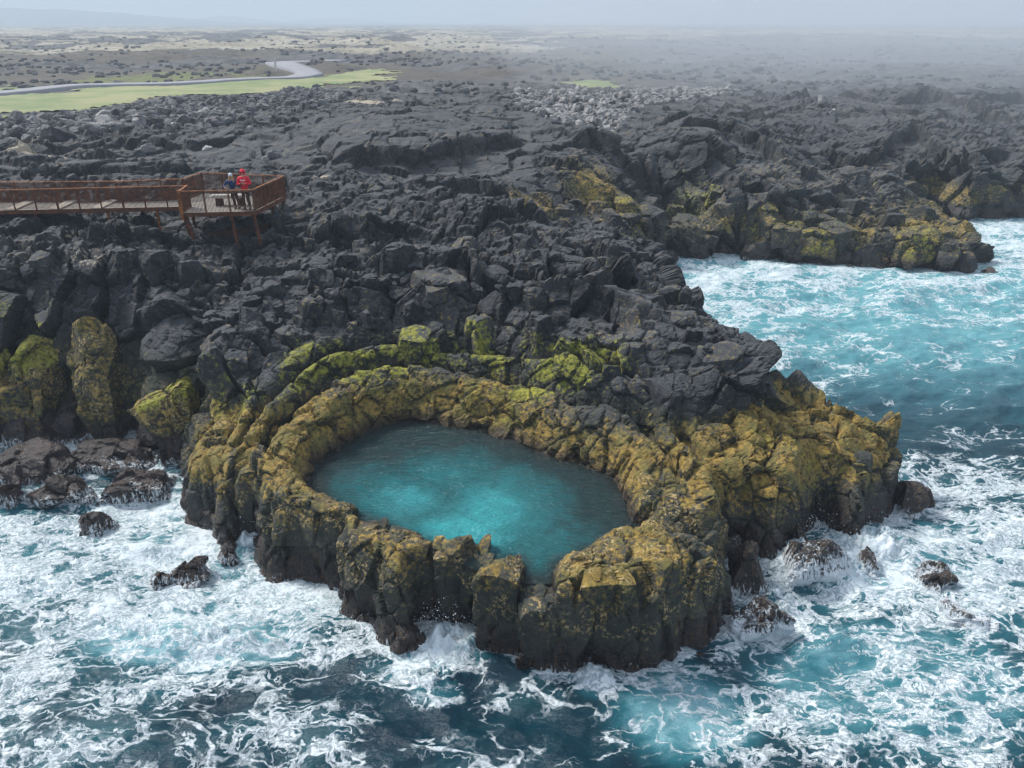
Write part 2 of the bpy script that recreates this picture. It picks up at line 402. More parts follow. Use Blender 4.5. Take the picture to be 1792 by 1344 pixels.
# ---------------------------------------------------------------- near terrain
def macro_masks(co, N, sd, sp):
    """painted-on growth of the rock: where algae, moss, spray and sand are"""
    x, y, z = co[:, 0], co[:, 1], co[:, 2]
    nz = fbm(co / 2.3, 3, 81); ns = fbm(co / .7, 3, 82)
    near = 1 - sstep(40, 48, y)
    B = lambda *a: blob(x, y, *a)
    s = -sp
    # golden belt: between the sea's reach and the dry tops
    belt = sstep(1.3, 2.1, z + .5 * nz) * (1 - sstep(2.95, 3.75, z + .6 * nz))
    seaward = np.clip(1 - np.abs(x + 3) / 40, 0, 1)
    gold = belt * sstep(-12.5, -11, x + .5 * nz) * near
    farbelt = sstep(.9, 1.5, z) * (1 - sstep(2.4, 3.6, z + .5 * nz)) * (1 - near)
    gold = gold + farbelt * (.22 + .35 * sstep(30, 37, x) + .5 * sstep(.1, .4, nz))
    gold = gold + .9 * B(1060, 380, 3, 3.4, 3.5) + .8 * B(945, 395, 4, 2, 3) + .55 * B(1300, 790, 2.6, 5, 3.5) * (z < 3.7)
    gold *= np.where(z < 1.2, np.clip(z / 1.2, 0, 1) ** 2, 1)
    gold = gold + .35 * np.exp(-((s - .9) / .8) ** 2) * sstep(23, 26, y) * (x < 5) * (z > 2.1)
    gold = gold * (1 - .75 * np.clip(B(1110, 735, 3.3, 3.0, 1.5), 0, 1)) * (1 - .6 * np.clip(B(1190, 900, 2.6, 1.0, 2.4), 0, 1))
    # front outer faces are bare olive rock under a golden crown
    front = (1 - sstep(21, 23, y)) * sstep(-9, -8, x)
    gold = gold * (1 - front * (1 - sstep(1.3, 3.0, z + .5 * ns)) * .9)
    cav = 1 - .75 * sstep(-.1, .5, fbm(co / 3.1, 3, 85))
    gold *= (.38 + .62 * cav) * (1 - .3 * front)
    olive = np.clip(belt * 1.2 + front + .5 * (z < 4), 0, 1) * near * (1 - sstep(3.8, 4.6, z)) + .5 * farbelt
    moss = 1.05 * np.exp(-((s - 2.55) / .75) ** 2) * sstep(25.5, 27, y) * (.65 + .6 * nz) * (z < 5.2)
    moss += .8 * np.exp(-((s - 2.2) / .35) ** 2) * sstep(25, 26.5, y) * (.5 + .8 * ns)
    moss += .55 * np.exp(-((s - 1.2) / .6) ** 2) * sstep(26.5, 27.5, y) * (.4 + .9 * nz)
    moss += .5 * B(640, 620, 4.3, 2.6, 1.0) + .7 * B(400, 700, 3.5, 1.3, 1.4) * (ns > -.2) + .75 * B(300, 690, 3, 1.7, 1.2) + .6 * B(80, 640, 3, 3.2, 1.6) * (ns > -.1)
    moss += .6 * B(190, 640, 3.5, 1.0, 1.5) + .8 * B(960, 680, 3.6, 3.2, .9) + .5 * B(1400, 770, 3, 2.2, .9) + .55 * B(620, 640, 4, 2.5, 1.2)
    moss += .6 * B(1110, 385, 3, 2, 1.6) + .6 * B(1210, 350, 3, 2.6, 2.6) + .45 * B(1420, 400, 2, 4, 2) + .5 * B(1180, 275, 5, 2.6, 2)
    moss = moss * .80 * (.55 + .9 * sstep(-.4, .4, ns))
    wet = 1 - sstep(.35, 1.35, z + .35 * ns + .25 * nz)
    wet = np.maximum(wet, (sp > -.6) * (1 - sstep(2.05, 2.6, z + .2 * ns)) * .9)
    fleck = sstep(.9, 1.6, z) * (1 - sstep(3.2, 3.8, z)) * near * (.35 + .65 * front)
    sand = .9 * B(1015, 250, 6.5, 1.8, 1.5) + .9 * B(655, 182, 6.5, 5, 4) + .9 * B(70, 281, 7, 3.2, 1.4) + .7 * B(560, 322, 7, 1.0, .5) + .8 * B(10, 250, 7, 4, 2)
    sand += sstep(.15, .4, fbm(co / 1.6, 4, 91)) * .5 * sstep(-8, -12, x) * sstep(6.2, 6.6, z) * (1 - sstep(38, 42, y))
    rust = .75 * B(400, 412, 6.5, 2.4, .9) + .5 * B(470, 400, 6.6, 1.3, .8)
    return dict(gold=np.clip(gold, 0, 1), moss=np.clip(moss, 0, 1), olive=np.clip(olive, 0, 1), wet=np.clip(wet, 0, 1),
                fleck=np.clip(fleck, 0, 1), sand=np.clip(sand, 0, 1), rust=np.clip(rust, 0, 1))

def carve(co, N, slab, big, mid, fine, colz=2.1):
    """break a smooth surface into jointed basalt blocks; also returns joint depth and a tint per block"""
    P = co.astype(F32)
    t, e, h = facets(P, N, 4.4, .8, 10, .16, keep=.12, warp=.2, cut=.14)
    P = P + N * (slab * (t * .9 - .32 * (1 - sstep(0, .05, e))))[:, None]
    j = slab * (1 - sstep(0, .04, e)) * .7
    t, e, h = facets(P, N, 1.75, colz, 11, .58, keep=.34)
    P = P + N * (big * (t - .50 * (1 - sstep(0, .075, e))))[:, None]
    j = np.maximum(j, big * (1 - sstep(.0, .09, e))); tint = rnd(h, 7) * .5
    t, e, h = facets(P, N, .78, 1.3, 12, .42, keep=.33)
    P = P + N * (mid * (t - .13 * (1 - sstep(0, .12, e))))[:, None]
    j = np.maximum(j, mid * (1 - sstep(.0, .13, e)) * .9); tint = tint + rnd(h, 8) * .5
    t, e, h = facets(P, N, .27, 1.1, 13, .35, keep=.2)
    P = P + N * (fine * (t * .8 - .02 * (1 - sstep(0, .2, e))))[:, None]
    P = P + N * (fine * .018 * fbm(P / .16, 3, 14))[:, None]
    return P, np.clip(j, 0, 1), tint

HMAP = np.full((480, 300), -9.)
def hz(x, y):
    h = HMAP[int((x + 120) / .5), int(y / .5)]
    return h if h > -5 else float(ground(np.array([[x]]), np.array([[y]]))[0][0, 0])

def near_terrain():
    h = .003
    u = np.arange(-.84, .84, h); v = np.arange(math.log(14.6), math.log(128), h)
    U, V = np.meshgrid(u, v, indexing='ij')
    Y = np.exp(V); X = U * Y
    H, sd, sp, dn = ground(X, Y)
    # smoothed normals of the macro shape
    Hs = H.copy()
    for _ in range(40):
        Hs[1:-1, 1:-1] = (Hs[1:-1, 1:-1] * 2 + Hs[2:, 1:-1] + Hs[:-2, 1:-1] + Hs[1:-1, 2:] + Hs[1:-1, :-2]) / 6
    Hu, Hv = np.gradient(Hs, h)
    Hx = Hu / Y; Hy = (Hv - U * Hu) / Y
    # lift the plateau with broad lumps so that it is not a sheet
    ZC = 4.0
    wlo, whi = -.38, .36
    ks = np.arange(wlo, whi, h).astype(F32)
    g = vdb.FloatGrid(background=3.0)
    g.transform = vdb.createLinearTransform(1.0)
    Wh = ((H - ZC) / Y).astype(F32)            # surface in warped height
    gu, gv = np.gradient(Wh, h)
    nrm = np.sqrt(1 + gu ** 2 + gv ** 2)
    step = 64
    for j in range(0, len(v), step):
        sl = slice(j, min(j + step, len(v)))
        f = (ks[None, None, :] - Wh[:, sl, None]) / (h * nrm[:, sl, None])
        np.clip(f, -3, 3, out=f)
        g.copyFromArray(np.ascontiguousarray(f, F32), ijk=(0, j, 0), tolerance=1e-4)
    pts, tris, quads = g.convertToPolygons(isovalue=0.0, adaptivity=0.0)
    del g
    print('vdb', len(pts), len(quads), len(tris), round(time.time() - T0, 1))
    # drop the sides and underside of the sampled block
    pu = u[0] + pts[:, 0] * h; pv = v[0] + pts[:, 1] * h; pw = wlo + pts[:, 2] * h
    y = np.exp(pv); x = pu * y; z = ZC + pw * y
    co = np.stack([x, y, z], 1)
    fi = np.clip(pts[:, 0], 0, len(u) - 1.001); fj = np.clip(pts[:, 1], 0, len(v) - 1.001)
    i0 = fi.astype(int); j0 = fj.astype(int); a = fi - i0; b = fj - j0
    def samp(G):
        return (G[i0, j0] * (1 - a) * (1 - b) + G[i0 + 1, j0] * a * (1 - b) + G[i0, j0 + 1] * (1 - a) * b + G[i0 + 1, j0 + 1] * a * b)
    hx, hy, ssd, ssp, sdn = samp(Hx), samp(Hy), samp(sd), samp(sp), samp(dn)
    N = np.stack([-hx, -hy, np.ones_like(hx)], 1); N /= np.linalg.norm(N, axis=1, keepdims=True)
    slope = 1 - N[:, 2]
    ok = (pts[:, 0] > 1.5) & (pts[:, 0] < len(u) - 2.5) & (pts[:, 1] > 1.5) & (pts[:, 1] < len(v) - 2.5) & (pts[:, 2] > 1.5) & (ssd > -1.0) & (ssp < .9)
    q = quads[ok[quads].all(1)][:, ::-1]
    N = N.astype(F32)
    # how blocky each place is
    n2 = np.stack([x, y], 1)
    r = fbm(n2 / 5.0, 3, 33); r2 = fbm(n2 / 2.4, 3, 34)
    flat = sstep(.30, .05, slope) * sstep(5.2, 6.0, z)
    dome = np.clip(1.6 * np.maximum.reduce([blob(x, y, 690, 232, 8, 17, 14), blob(x, y, 820, 215, 8, 12, 13), .85 * blob(x, y, 480, 268, 7.3, 10, 8), .7 * blob(x, y, 250, 290, 7.1, 9, 5), .7 * blob(x, y, 1230, 235, 6.6, 9, 8), .6 * blob(x, y, 900, 300, 7, 6, 5)]), 0, 1)
    mead = sstep(-2, 1, meadow(x, y))
    slab = flat * (1 - .2 * dome) * sstep(27, 31, y)
    big = .30 + .65 * sstep(.02, .3, slope) + .7 * r
    big = big * (1 - .75 * dome)
    steep = sstep(.08, .3, slope)
    mid = np.clip(.80 - .30 * steep + 1.3 * r2 * flat - .7 * dome + .5 * r2 * steep, .1, 1.3)
    fine = np.clip(.7 - .25 * steep + .2 * flat + 1.2 * r2 * flat - .35 * dome, .12, 1.4)
    fine = fine * (1 - .9 * sstep(34, 62, y)); mid = mid * (1 - .75 * sstep(62, 105, y)); big = big * (1 - .2 * sstep(90, 125, y))
    ringz = np.exp(-((-ssp - .7) / .9) ** 2)
    ringb = sstep(4.2, 3.2, -ssp) * sstep(23, 25, y + .15 * np.abs(x)) * (z < 5.2)
    big = big * (1 - .85 * np.maximum(ringz, ringb)); mid = mid * (1 - .35 * np.maximum(ringz, ringb)); mid = np.where(ringb > .5, .55, mid)
    big = np.minimum(big, .15 + np.clip(ssd / 2.0, 0, 1) + sstep(24, 28, y))
    spill = 1 - sstep(.3, .55, sdn)
    keepz = (1 - spill * (z > 1.2))
    co2, joint, tint = carve(co, N, slab * (1 - mead), np.clip(big, .05, 1.2) * keepz * (1 - mead), mid * keepz * (1 - mead), fine * (1 - .8 * spill) * (1 - .8 * mead))
    lump = (.35 - np.abs(fbm(co2 / 1.5, 4, 61))) * .35 + fbm(co2 / 6., 3, 62) * 1.0
    fade = 1 - .55 * sstep(85, 125, y)
    co2[:, 2] += fade * lump * (.2 + .5 * flat) * sstep(4.3, 5.6, z) * (1 - .75 * dome) * (1 - .9 * mead)
    co2[:, 2] = np.where(ssp > .22, np.minimum(co2[:, 2], 1.86), co2[:, 2])
    # cooled-lava plates on the dome
    S_, h_, f1_, f2_ = cells(np.stack([x + 1.2 * r, y + 1.2 * r2, z * 0], 1).astype(F32), 3.4, 1, 44)
    co2[:, 2] += dome * (.35 * np.sqrt(np.clip(f2_ - f1_, 0, .5)) - .12)
    gx = np.floor((x + 120) / .5).astype(int); gy = np.floor(y / .5).astype(int)
    okk = ok & (ssd > -.5)
    np.maximum.at(HMAP, (gx[okk], gy[okk]), co2[okk, 2])
    print('carved', round(time.time() - T0, 1))
    m = macro_masks(co2, N, ssd, ssp)
    grv = (np.exp(-((-ssp - 1.70) / .17) ** 2) + .8 * np.exp(-((-ssp - 2.65) / .15) ** 2)) * ringb
    joint = np.clip(joint + 1.2 * grv, 0, 1)
    tint = np.clip(tint + .55 * blob(x, y, 1450, 365, 2.6, 11, 6), 0, 1)
    m['froth'] = .40 * (1 - sstep(-.05, .45, co2[:, 2] + .25 * fbm(co2 / .6, 2, 92))) * (ssp < -1); m['joint'] = joint; m['tint'] = tint
    cy = co2[q].mean(1)
    back = (cy[:, 1] > 46 + .25 * np.abs(cy[:, 0] - 9)) & (cy[:, 0] > 11.2) & (cy[:, 1] < 200)
    A = subset(co2, q, ~back, m)
    def with_blocks(A, far):
        bco, bfc, btt = bedrock(hz, far)
        bsd, bsp = polysd(bco[:, 0], bco[:, 1], COAST), polysd(bco[:, 0], bco[:, 1], POOL)
        bm = macro_masks(bco, np.tile(np.array([[0, -.6, .8]]), (len(bco), 1)), bsd, bsp)
        bm['joint'] = np.zeros(len(bco)); bm['tint'] = btt; bm['froth'] = np.zeros(len(bco))
        return (np.concatenate([A[0], bco]), np.concatenate([A[1], bfc + len(A[0])]), {k: np.concatenate([A[2][k], bm[k]]) for k in A[2]})
    A = with_blocks(A, False)
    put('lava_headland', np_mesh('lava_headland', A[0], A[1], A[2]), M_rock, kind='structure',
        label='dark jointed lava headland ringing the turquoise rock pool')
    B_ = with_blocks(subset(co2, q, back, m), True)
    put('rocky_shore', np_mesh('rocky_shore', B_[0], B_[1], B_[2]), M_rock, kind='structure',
        label='misty black and golden lava shore beyond the bay')
    return


# ---------------------------------------------------------------- jointed blocks and boulders
def lattice(n):
    """cube surface, n cells per edge, as unit-cube points and quads"""
    idx = {}; co = []; fs = []
    def vid(p):
        if p not in idx: idx[p] = len(co); co.append(p)
        return idx[p]
    for ax in range(3):
        for side in (0, n):
            for i in range(n):
                for j in range(n):
                    q = []
                    for a, b in ((i, j), (i + 1, j), (i + 1, j + 1), (i, j + 1)):
                        p = [0, 0, 0]; p[ax] = side; p[(ax + 1) % 3] = a; p[(ax + 2) % 3] = b
                        q.append(vid(tuple(p)))
                    fs.append(q if side else q[::-1])
    return np.array(co, float) / n * 2 - 1, np.array(fs)
LAT = {}
def rock_shape(size, seed, rnd_=.4, cuts=9, n=28, taper=.12, lean=(0, 0), rough=1., cutd=(.68, .95)):
    if n not in LAT: LAT[n] = lattice(n)
    c, f = LAT[n]
    rs = np.random.RandomState(seed)
    sph = c / np.linalg.norm(c, axis=1, keepdims=True)
    p = c * (1 - rnd_) + sph * rnd_ * 1.15
    for k in range(cuts):
        d = rs.randn(3); d[2] *= .8; d /= np.linalg.norm(d)
        off = rs.uniform(*cutd) * np.abs(d).sum() * (1 - rnd_ * .45)
        e = np.maximum(0, p @ d - off)
        p = p - e[:, None] * d
    tz = (p[:, 2] + 1) / 2
    p[:, 0] *= 1 - taper * tz; p[:, 1] *= 1 - taper * tz
    s3 = np.array(size) / 2
    q = p * s3
    q[:, 0] += lean[0] * tz * size[2]; q[:, 1] += lean[1] * tz * size[2]
    N = sph / s3; N = N / np.linalg.norm(N, axis=1, keepdims=True)
    m = min(size)
    off = rs.uniform(0, 50, 3)
    P = (q + off).astype(F32); N = N.astype(F32)
    t, e, h = facets(P, N, m * .62, 1.6, seed, .55, keep=.3)
    P = P + N * (rough * (.8 * t - m * .07 * (1 - sstep(0, .08, e))))[:, None]
    t, e, h = facets(P, N, m * .2, 1.2, seed + 1, .35, keep=.2)
    P = P + N * (rough * .6 * t)[:, None]
    P = P + N * (rough * m * .03 * fbm(P / (m * .12), 3, seed))[:, None]
    return P - off, f

def bedrock(hzf, far=False):
    """angular blocks standing proud of the cliffs and the ridge, part of the rock itself"""
    rs = np.random.RandomState(77); VS = []; FS = []; TT = []; k0 = 0
    def add(c, size, seed, tilt):
        nonlocal k0
        P, f = rock_shape(size, seed, rnd_=rs.uniform(.18, .45), cuts=12, n=14 if far else 20, taper=rs.uniform(0, .25), rough=.42, cutd=(.58, .92), lean=(rs.uniform(-.15, .15), rs.uniform(-.1, .2)))
        a = rs.uniform(0, 6.3); ca, sa = math.cos(a), math.sin(a)
        R = np.array([[ca, -sa, 0], [sa, ca, 0], [0, 0, 1]])
        b = tilt; Rx = np.array([[1, 0, 0], [0, math.cos(b), -math.sin(b)], [0, math.sin(b), math.cos(b)]])
        VS.append(P @ R.T @ Rx.T + c); FS.append(f + k0); k0 += len(P); TT.append(np.full(len(P), rs.rand()))
    placed = []
    def ok(c, r):
        for q, rq in placed:
            if np.linalg.norm(np.array(c) - q) < (r + rq) * .5: return False
        placed.append((np.array(c), r)); return True
    if far:
        poly = [(1160, 330), (1290, 345), (1400, 325), (1600, 352), (1700, 405), (1695, 455), (1400, 440), (1180, 425)]
        poly2 = [(900, 330), (1010, 330), (1130, 350), (1140, 430), (1000, 400), (920, 390)]
        for k in range(1500):
            px, py = rs.uniform(900, 1720), rs.uniform(320, 460)
            if max(polysd(np.array([px]), np.array([py]), poly)[0], polysd(np.array([px]), np.array([py]), poly2)[0]) < 0: continue
            z = 3.
            for _ in range(4):
                c = W(px, py, z); z = .5 * z + .5 * float(rbf(np.array([c[0]]), np.array([c[1]]))[0])
            c = W(px, py, z); w_ = rs.uniform(1.3, 3.2); zz = hzf(c[0], c[1])
            if zz < 1.5 or not ok(c, w_): continue
            h_ = w_ * rs.uniform(.8, 1.2)
            add((c[0], c[1], min(zz, z + .4) - h_ * .5 + rs.uniform(.05, .3) * w_), (w_, w_ * rs.uniform(.7, 1.1), h_), 7000 + k, rs.uniform(-.25, .25))
        return np.concatenate(VS), np.concatenate(FS), np.concatenate(TT)
    ridge = [(430, 520), (560, 450), (700, 430), (880, 440), (1000, 430), (1120, 470), (1200, 560), (1300, 610), (1335, 690), (1220, 735), (1120, 700), (1050, 640), (930, 600), (850, 575), (700, 570), (600, 580), (450, 590), (380, 570)]
    tries = 0
    while tries < 3500:
        tries += 1
        px, py = rs.uniform(380, 1340), rs.uniform(430, 735)
        if polysd(np.array([px]), np.array([py]), ridge)[0] < 0: continue
        z = 5.8
        for _ in range(4):
            c = W(px, py, z); z = .5 * z + .5 * float(rbf(np.array([c[0]]), np.array([c[1]]))[0])
        c = W(px, py, z); w_ = rs.uniform(.6, 2.2)
        if not ok(c, w_): continue
        h_ = w_ * rs.uniform(.9, 1.7)
        zz = hzf(c[0], c[1])
        if zz < 2: continue
        add((c[0], c[1], min(zz, z + .3) - h_ * .5 + rs.uniform(.0, .32) * w_), (w_, w_ * rs.uniform(.7, 1.1), h_), 3000 + tries, rs.uniform(-.38, .2))
    # the high cliff at the left
    for k in range(900):
        px, py = rs.uniform(-120, 400), rs.uniform(462, 700)
        f_ = (py - 455) / (745 - 455)
        z = 6.7 * (1 - f_)
        c = W(px, py, z); w_ = rs.uniform(.8, 2.1)
        if px > 250 and py > 600: continue
        if not ok(c, w_): continue
        h_ = w_ * rs.uniform(1.0, 2.0)
        add((c[0], c[1] + w_ * rs.uniform(.0, .3), z - h_ * .12), (w_, w_, h_), 5000 + k, rs.uniform(-.18, .05))
    return np.concatenate(VS), np.concatenate(FS), np.concatenate(TT)

def vmasks(co, sides=None, **over):
    x, y, z = co[:, 0], co[:, 1], co[:, 2]
    n_ = len(co); nz = fbm(co / 1.1, 3, 81); ns = fbm(co / .5, 3, 82)
    crown = .8 * sstep(1.4, 3.3, z + .7 * ns + .4 * nz)
    d = dict(gold=crown * .85, moss=np.zeros(n_), olive=np.full(n_, .95), wet=1 - sstep(.35, 1.1, z + .3 * ns),
             fleck=sstep(.9, 1.5, z) * .95, sand=np.zeros(n_), rust=np.zeros(n_))
    d['joint'] = np.zeros(n_) if sides is None else sides; d['froth'] = .45 * (1 - sstep(-.1, .35, z + .3 * ns)); d['tint'] = np.full(n_, .5) + .25 * nz
    for k, v in over.items(): d[k] = v(x, y, z, ns) if callable(v) else np.full(n_, float(v))
    return d

near_terrain()

def block(px, pyb, wpx, ztop, depth, seed, label, name='basalt_block', zb=-.7, rz=0., lean=(0, .06), group=None, over=None, dy=None, **kw):
    c = W(px, pyb, 0)
    dist = c[1] * CP + CAMZ * SP
    wid = wpx / FPX * dist * (.93 if group else 1)
    P, f = rock_shape((wid, depth, ztop - zb), seed, lean=lean, **kw)
    a = rz; R = np.array([[math.cos(a), -math.sin(a), 0], [math.sin(a), math.cos(a), 0], [0, 0, 1]])
    P = P @ R.T
    loc = np.array([c[0], c[1] + (depth * .5 if dy is None else dy), (ztop + zb) / 2])
    sides = None
    if group:      # bare dark joint faces between neighbouring blocks
        lx = (P @ R)[:, 0]; hw = np.abs(lx).max()
        sides = sstep(.80, .97, np.abs(lx - lean[0] * (P[:, 2] + (ztop - zb) / 2)) / hw) * sstep(.55, .0, P[:, 2] / (ztop - zb) + .1)
    me = np_mesh(name, P, f, vmasks(P + loc, sides, **(over or {})))
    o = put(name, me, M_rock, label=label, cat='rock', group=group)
    o.location = loc
    return o

_b = block
def block(*a, **k):
    k.setdefault('rough', .5); k.setdefault('cutd', (.60, .92)); k.setdefault('rnd_', .26 if k.get('group') else .4); return _b(*a, **k)
RB = 'rim blocks between pool and surf'
block(428, 952, 78, 2.55, 1.5, 101, 'leaning olive basalt block at the far left end of the rim, foam at its foot', group=RB, lean=(.10, 0.07), taper=.3, rz=.25)
block(512, 1012, 84, 2.5, 1.6, 102, 'tall basalt block with a dark hollow, second from the left on the rim', group=RB, lean=(.02, 0.1), rz=.2)
block(585, 1028, 72, 2.5, 1.3, 103, 'narrow greenish basalt block between the hollow block and the broad stepped one', group=RB, lean=(.04, 0.05), taper=.22, rz=.1)
block(632, 1082, 98, 2.25, 1.6, 104, 'broad stepped basalt block above the small wet boulders of the rim', group=RB, lean=(.02, 0.14), rz=-.1)
block(725, 1085, 92, 2.45, 1.5, 106, 'brown topped basalt block over the white splash, left of centre', group=RB, lean=(-.02, 0.05), rz=.1)
block(797, 1100, 84, 2.45, 1.35, 107, 'upright basalt block with golden flecks right above the splash', group=RB, lean=(0, 0.02))
block(842, 1090, 74, 2.5, 1.5, 120, 'narrow dark block squeezed in just left of the tall pillar by the spillway', group=RB, lean=(.0, 0.05), dy=.5)
block(872, 1150, 84, 2.5, 1.35, 108, 'tall pillar of basalt directly left of the spillway', group=RB, lean=(0, 0.02), taper=.06, rnd_=.28)
block(940, 1172, 72, 1.97, 1.4, 109, 'lower wall of rock closing the spillway under the pool lip', group=RB, lean=(0, 0.02), taper=.0, rnd_=.2, cuts=4, over=dict(gold=.05))
block(1000, 1192, 84, 1.55, 1.3, 110, 'slumped kelp skirted rock leaning against the big right hand block', group=RB, lean=(-.22, .3), taper=.45, over=dict(gold=.0, wet=lambda x, y, z, n: 1 - sstep(.5, 1.6, z + .4 * n)))
block(1052, 1180, 132, 2.85, 2.1, 111, 'biggest rim block, golden crusted, directly right of the spillway', group=RB, lean=(-.02, 0.03), taper=.10, rz=.12, n=40, over=dict(gold=lambda x, y, z, n: sstep(1.3, 3.3, z + .7 * n)))
block(1140, 1168, 112, 2.85, 2.1, 112, 'big block with bright golden flecks down its seaward face', group=RB, lean=(.02, 0.06), taper=.10, rz=-.1, n=36, over=dict(gold=lambda x, y, z, n: sstep(1.1, 3.4, z + .8 * n) * .8, fleck=1.))
block(1215, 1125, 106, 2.45, 1.9, 113, 'smooth bare grey block with kelp at its foot, right end of the rim', group=RB, lean=(-.08, 0.1), taper=.25, rz=-.3, rough=.4, over=dict(gold=0.1, fleck=.35))
block(1212, 1020, 84, 2.6, 1.4, 114, 'cracked olive block stepping down behind the bare grey block', group=RB, dy=.3, rz=-.3)
block(1522, 925, 76, 2.2, 1.9, 115, 'bare blue grey slab at the right tip of the headland', lean=(-.12, .1), taper=.3, rough=.45, rz=-.4, over=dict(gold=0, fleck=.1))
block(1440, 905, 90, 2.5, 1.6, 116, 'golden brown cliff block left of the bare slab at the headland tip', lean=(-.02, .06), over=dict(gold=lambda x, y, z, n: sstep(.6, 2.6, z + .8 * n)))
block(1355, 965, 92, 2.6, 1.7, 117, 'flecked brown cliff block above the wave washed rock', lean=(-.02, .12), rz=.2, over=dict(gold=lambda x, y, z, n: sstep(.6, 2.8, z + .8 * n)))
block(1283, 950, 76, 2.7, 1.5, 118, 'dark split cliff block beside the narrow foaming gap', lean=(0, .1), rz=-.1)
# wet boulders at the foot of the rim
wetall = dict(gold=0, olive=.3, fleck=.12, wet=lambda x, y, z, n: 1 - .6 * sstep(.8, 1.4, z + .3 * n))
block(683, 1108, 80, 1.25, 1.1, 121, 'roundish reddish grey boulder wedged at the foot of the rim', 'sea_rock', rnd_=.8, dy=.25, over=wetall)
block(698, 1142, 84, .55, 1.0, 122, 'low wedge shaped black boulder beside the white splash', 'sea_rock', rnd_=.8, dy=.35, over=wetall)
block(360, 905, 76, 1.1, 1.3, 123, 'black wet rock at the foot of the golden western outcrop', 'sea_rock', rnd_=.7, dy=.4, over=wetall)
# golden outcrop at the west side
gd = dict(gold=lambda x, y, z, n: .55 + .5 * n, moss=lambda x, y, z, n: sstep(.1, .5, n) * .6)
block(385, 885, 86, 2.9, 2.0, 131, 'golden outcrop block standing over the western surf', lean=(.05, .15), rz=.2, over=gd, n=36)
block(310, 778, 128, 3.1, 3.0, 132, 'large mossy boulder overhanging the water left of the pool', zb=.5, rnd_=.6, n=36, dy=.1, rough=.7,
      over=dict(gold=lambda x, y, z, n: .62 + .3 * n, olive=.5, moss=lambda x, y, z, n: sstep(1.9, 2.9, z + .8 * n) * 1.1))
block(78, 752, 92, 3.9, 2.6, 133, 'tall mossy column with a bright green shoulder under the left cliff', rnd_=.4, n=36, rough=.7, dy=.2,
      over=dict(gold=lambda x, y, z, n: .58 + .25 * n, olive=.5, moss=lambda x, y, z, n: 1.2 * sstep(2.5, 3.4, z + .5 * n)))
block(12, 750, 74, 3.5, 2.2, 134, 'mossy column at the left edge of the picture', rnd_=.4, n=32, rough=.7, dy=.1,
      over=dict(gold=lambda x, y, z, n: .58 + .25 * n, olive=.5, moss=lambda x, y, z, n: sstep(2.2, 3.1, z + .5 * n) * 1.1))
block(182, 757, 92, 4.9, 2.6, 135, 'high brown rock buttress beside the dark cleft in the left cliff', rnd_=.4, n=36, dy=.4, taper=.3,
      over=dict(gold=lambda x, y, z, n: .50 + .35 * n, wet=lambda x, y, z, n: 1 - sstep(.3, 1., z)))
block(385, 705, 80, 3.9, 2.6, 136, 'pale cracked knob of rock where the cliff meets the pool rim', zb=1.2, rnd_=.6, n=36, dy=-.9,
      over=dict(gold=lambda x, y, z, n: .36 + .4 * n, fleck=.2))
# wet rocks of the western bay
for i, (px, py, w_, zt, dp, lab) in enumerate([
    (125, 775, 170, 1.6, 2.8, 'smooth purple slab under the left cliff, largest of the wet rocks there'),
    (40, 838, 170, 1.15, 2.8, 'broad purple wet rock at the left edge above the foam'),
    (85, 880, 120, .7, 1.7, 'dark wet rock nearest the foam at the left edge'),
    (165, 822, 190, .75, 2.6, 'kelp covered black rock between the purple slab and the cove'),
    (232, 868, 190, .62, 2.4, 'flat black kelp covered rock with surf all round it, left of the pool'),
    (312, 812, 96, 1.4, 1.8, 'upright purple rock in the shadow of the mossy boulder'),
    (170, 918, 80, .38, 1.1, 'small wet rock alone in the western foam'),
    (333, 1002, 76, .5, 1.1, 'little black rock in the white water left of the rim'),
    (285, 1012, 44, .2, .7, 'tip of a rock barely breaking the foam left of the rim'),
    (404, 972, 36, .45, .7, 'pointed black rock close under the leaning rim block'),
    (5, 885, 70, .9, 1.6, 'rounded wet rock cut by the left edge of the picture'),
    (50, 775, 110, 1.3, 2.0, 'black angular rock at the cliff foot left of the purple slab'),
    (340, 905, 60, .8, 1.2, 'small black boulder between the golden outcrop and the foam')]):
    w_, zt, dp = (w_ * 1.07, zt * .85, dp * 1.0) if i not in (6, 7, 8, 9) else (w_, zt, dp)
    block(px, py, w_, zt, dp, 150 + i, lab, 'sea_rock', rnd_=.75, dy=-.1 if i in (6, 7, 8, 9) else dp * .3, taper=.3, zb=-.6, rough=.7,
          over=dict(gold=0, olive=.0, fleck=.06, wet=lambda x, y, z, n: .97 + .1 * n, froth=lambda x, y, z, n: .50 * (1 - sstep(.05, .5, z + .3 * n)) + .12))
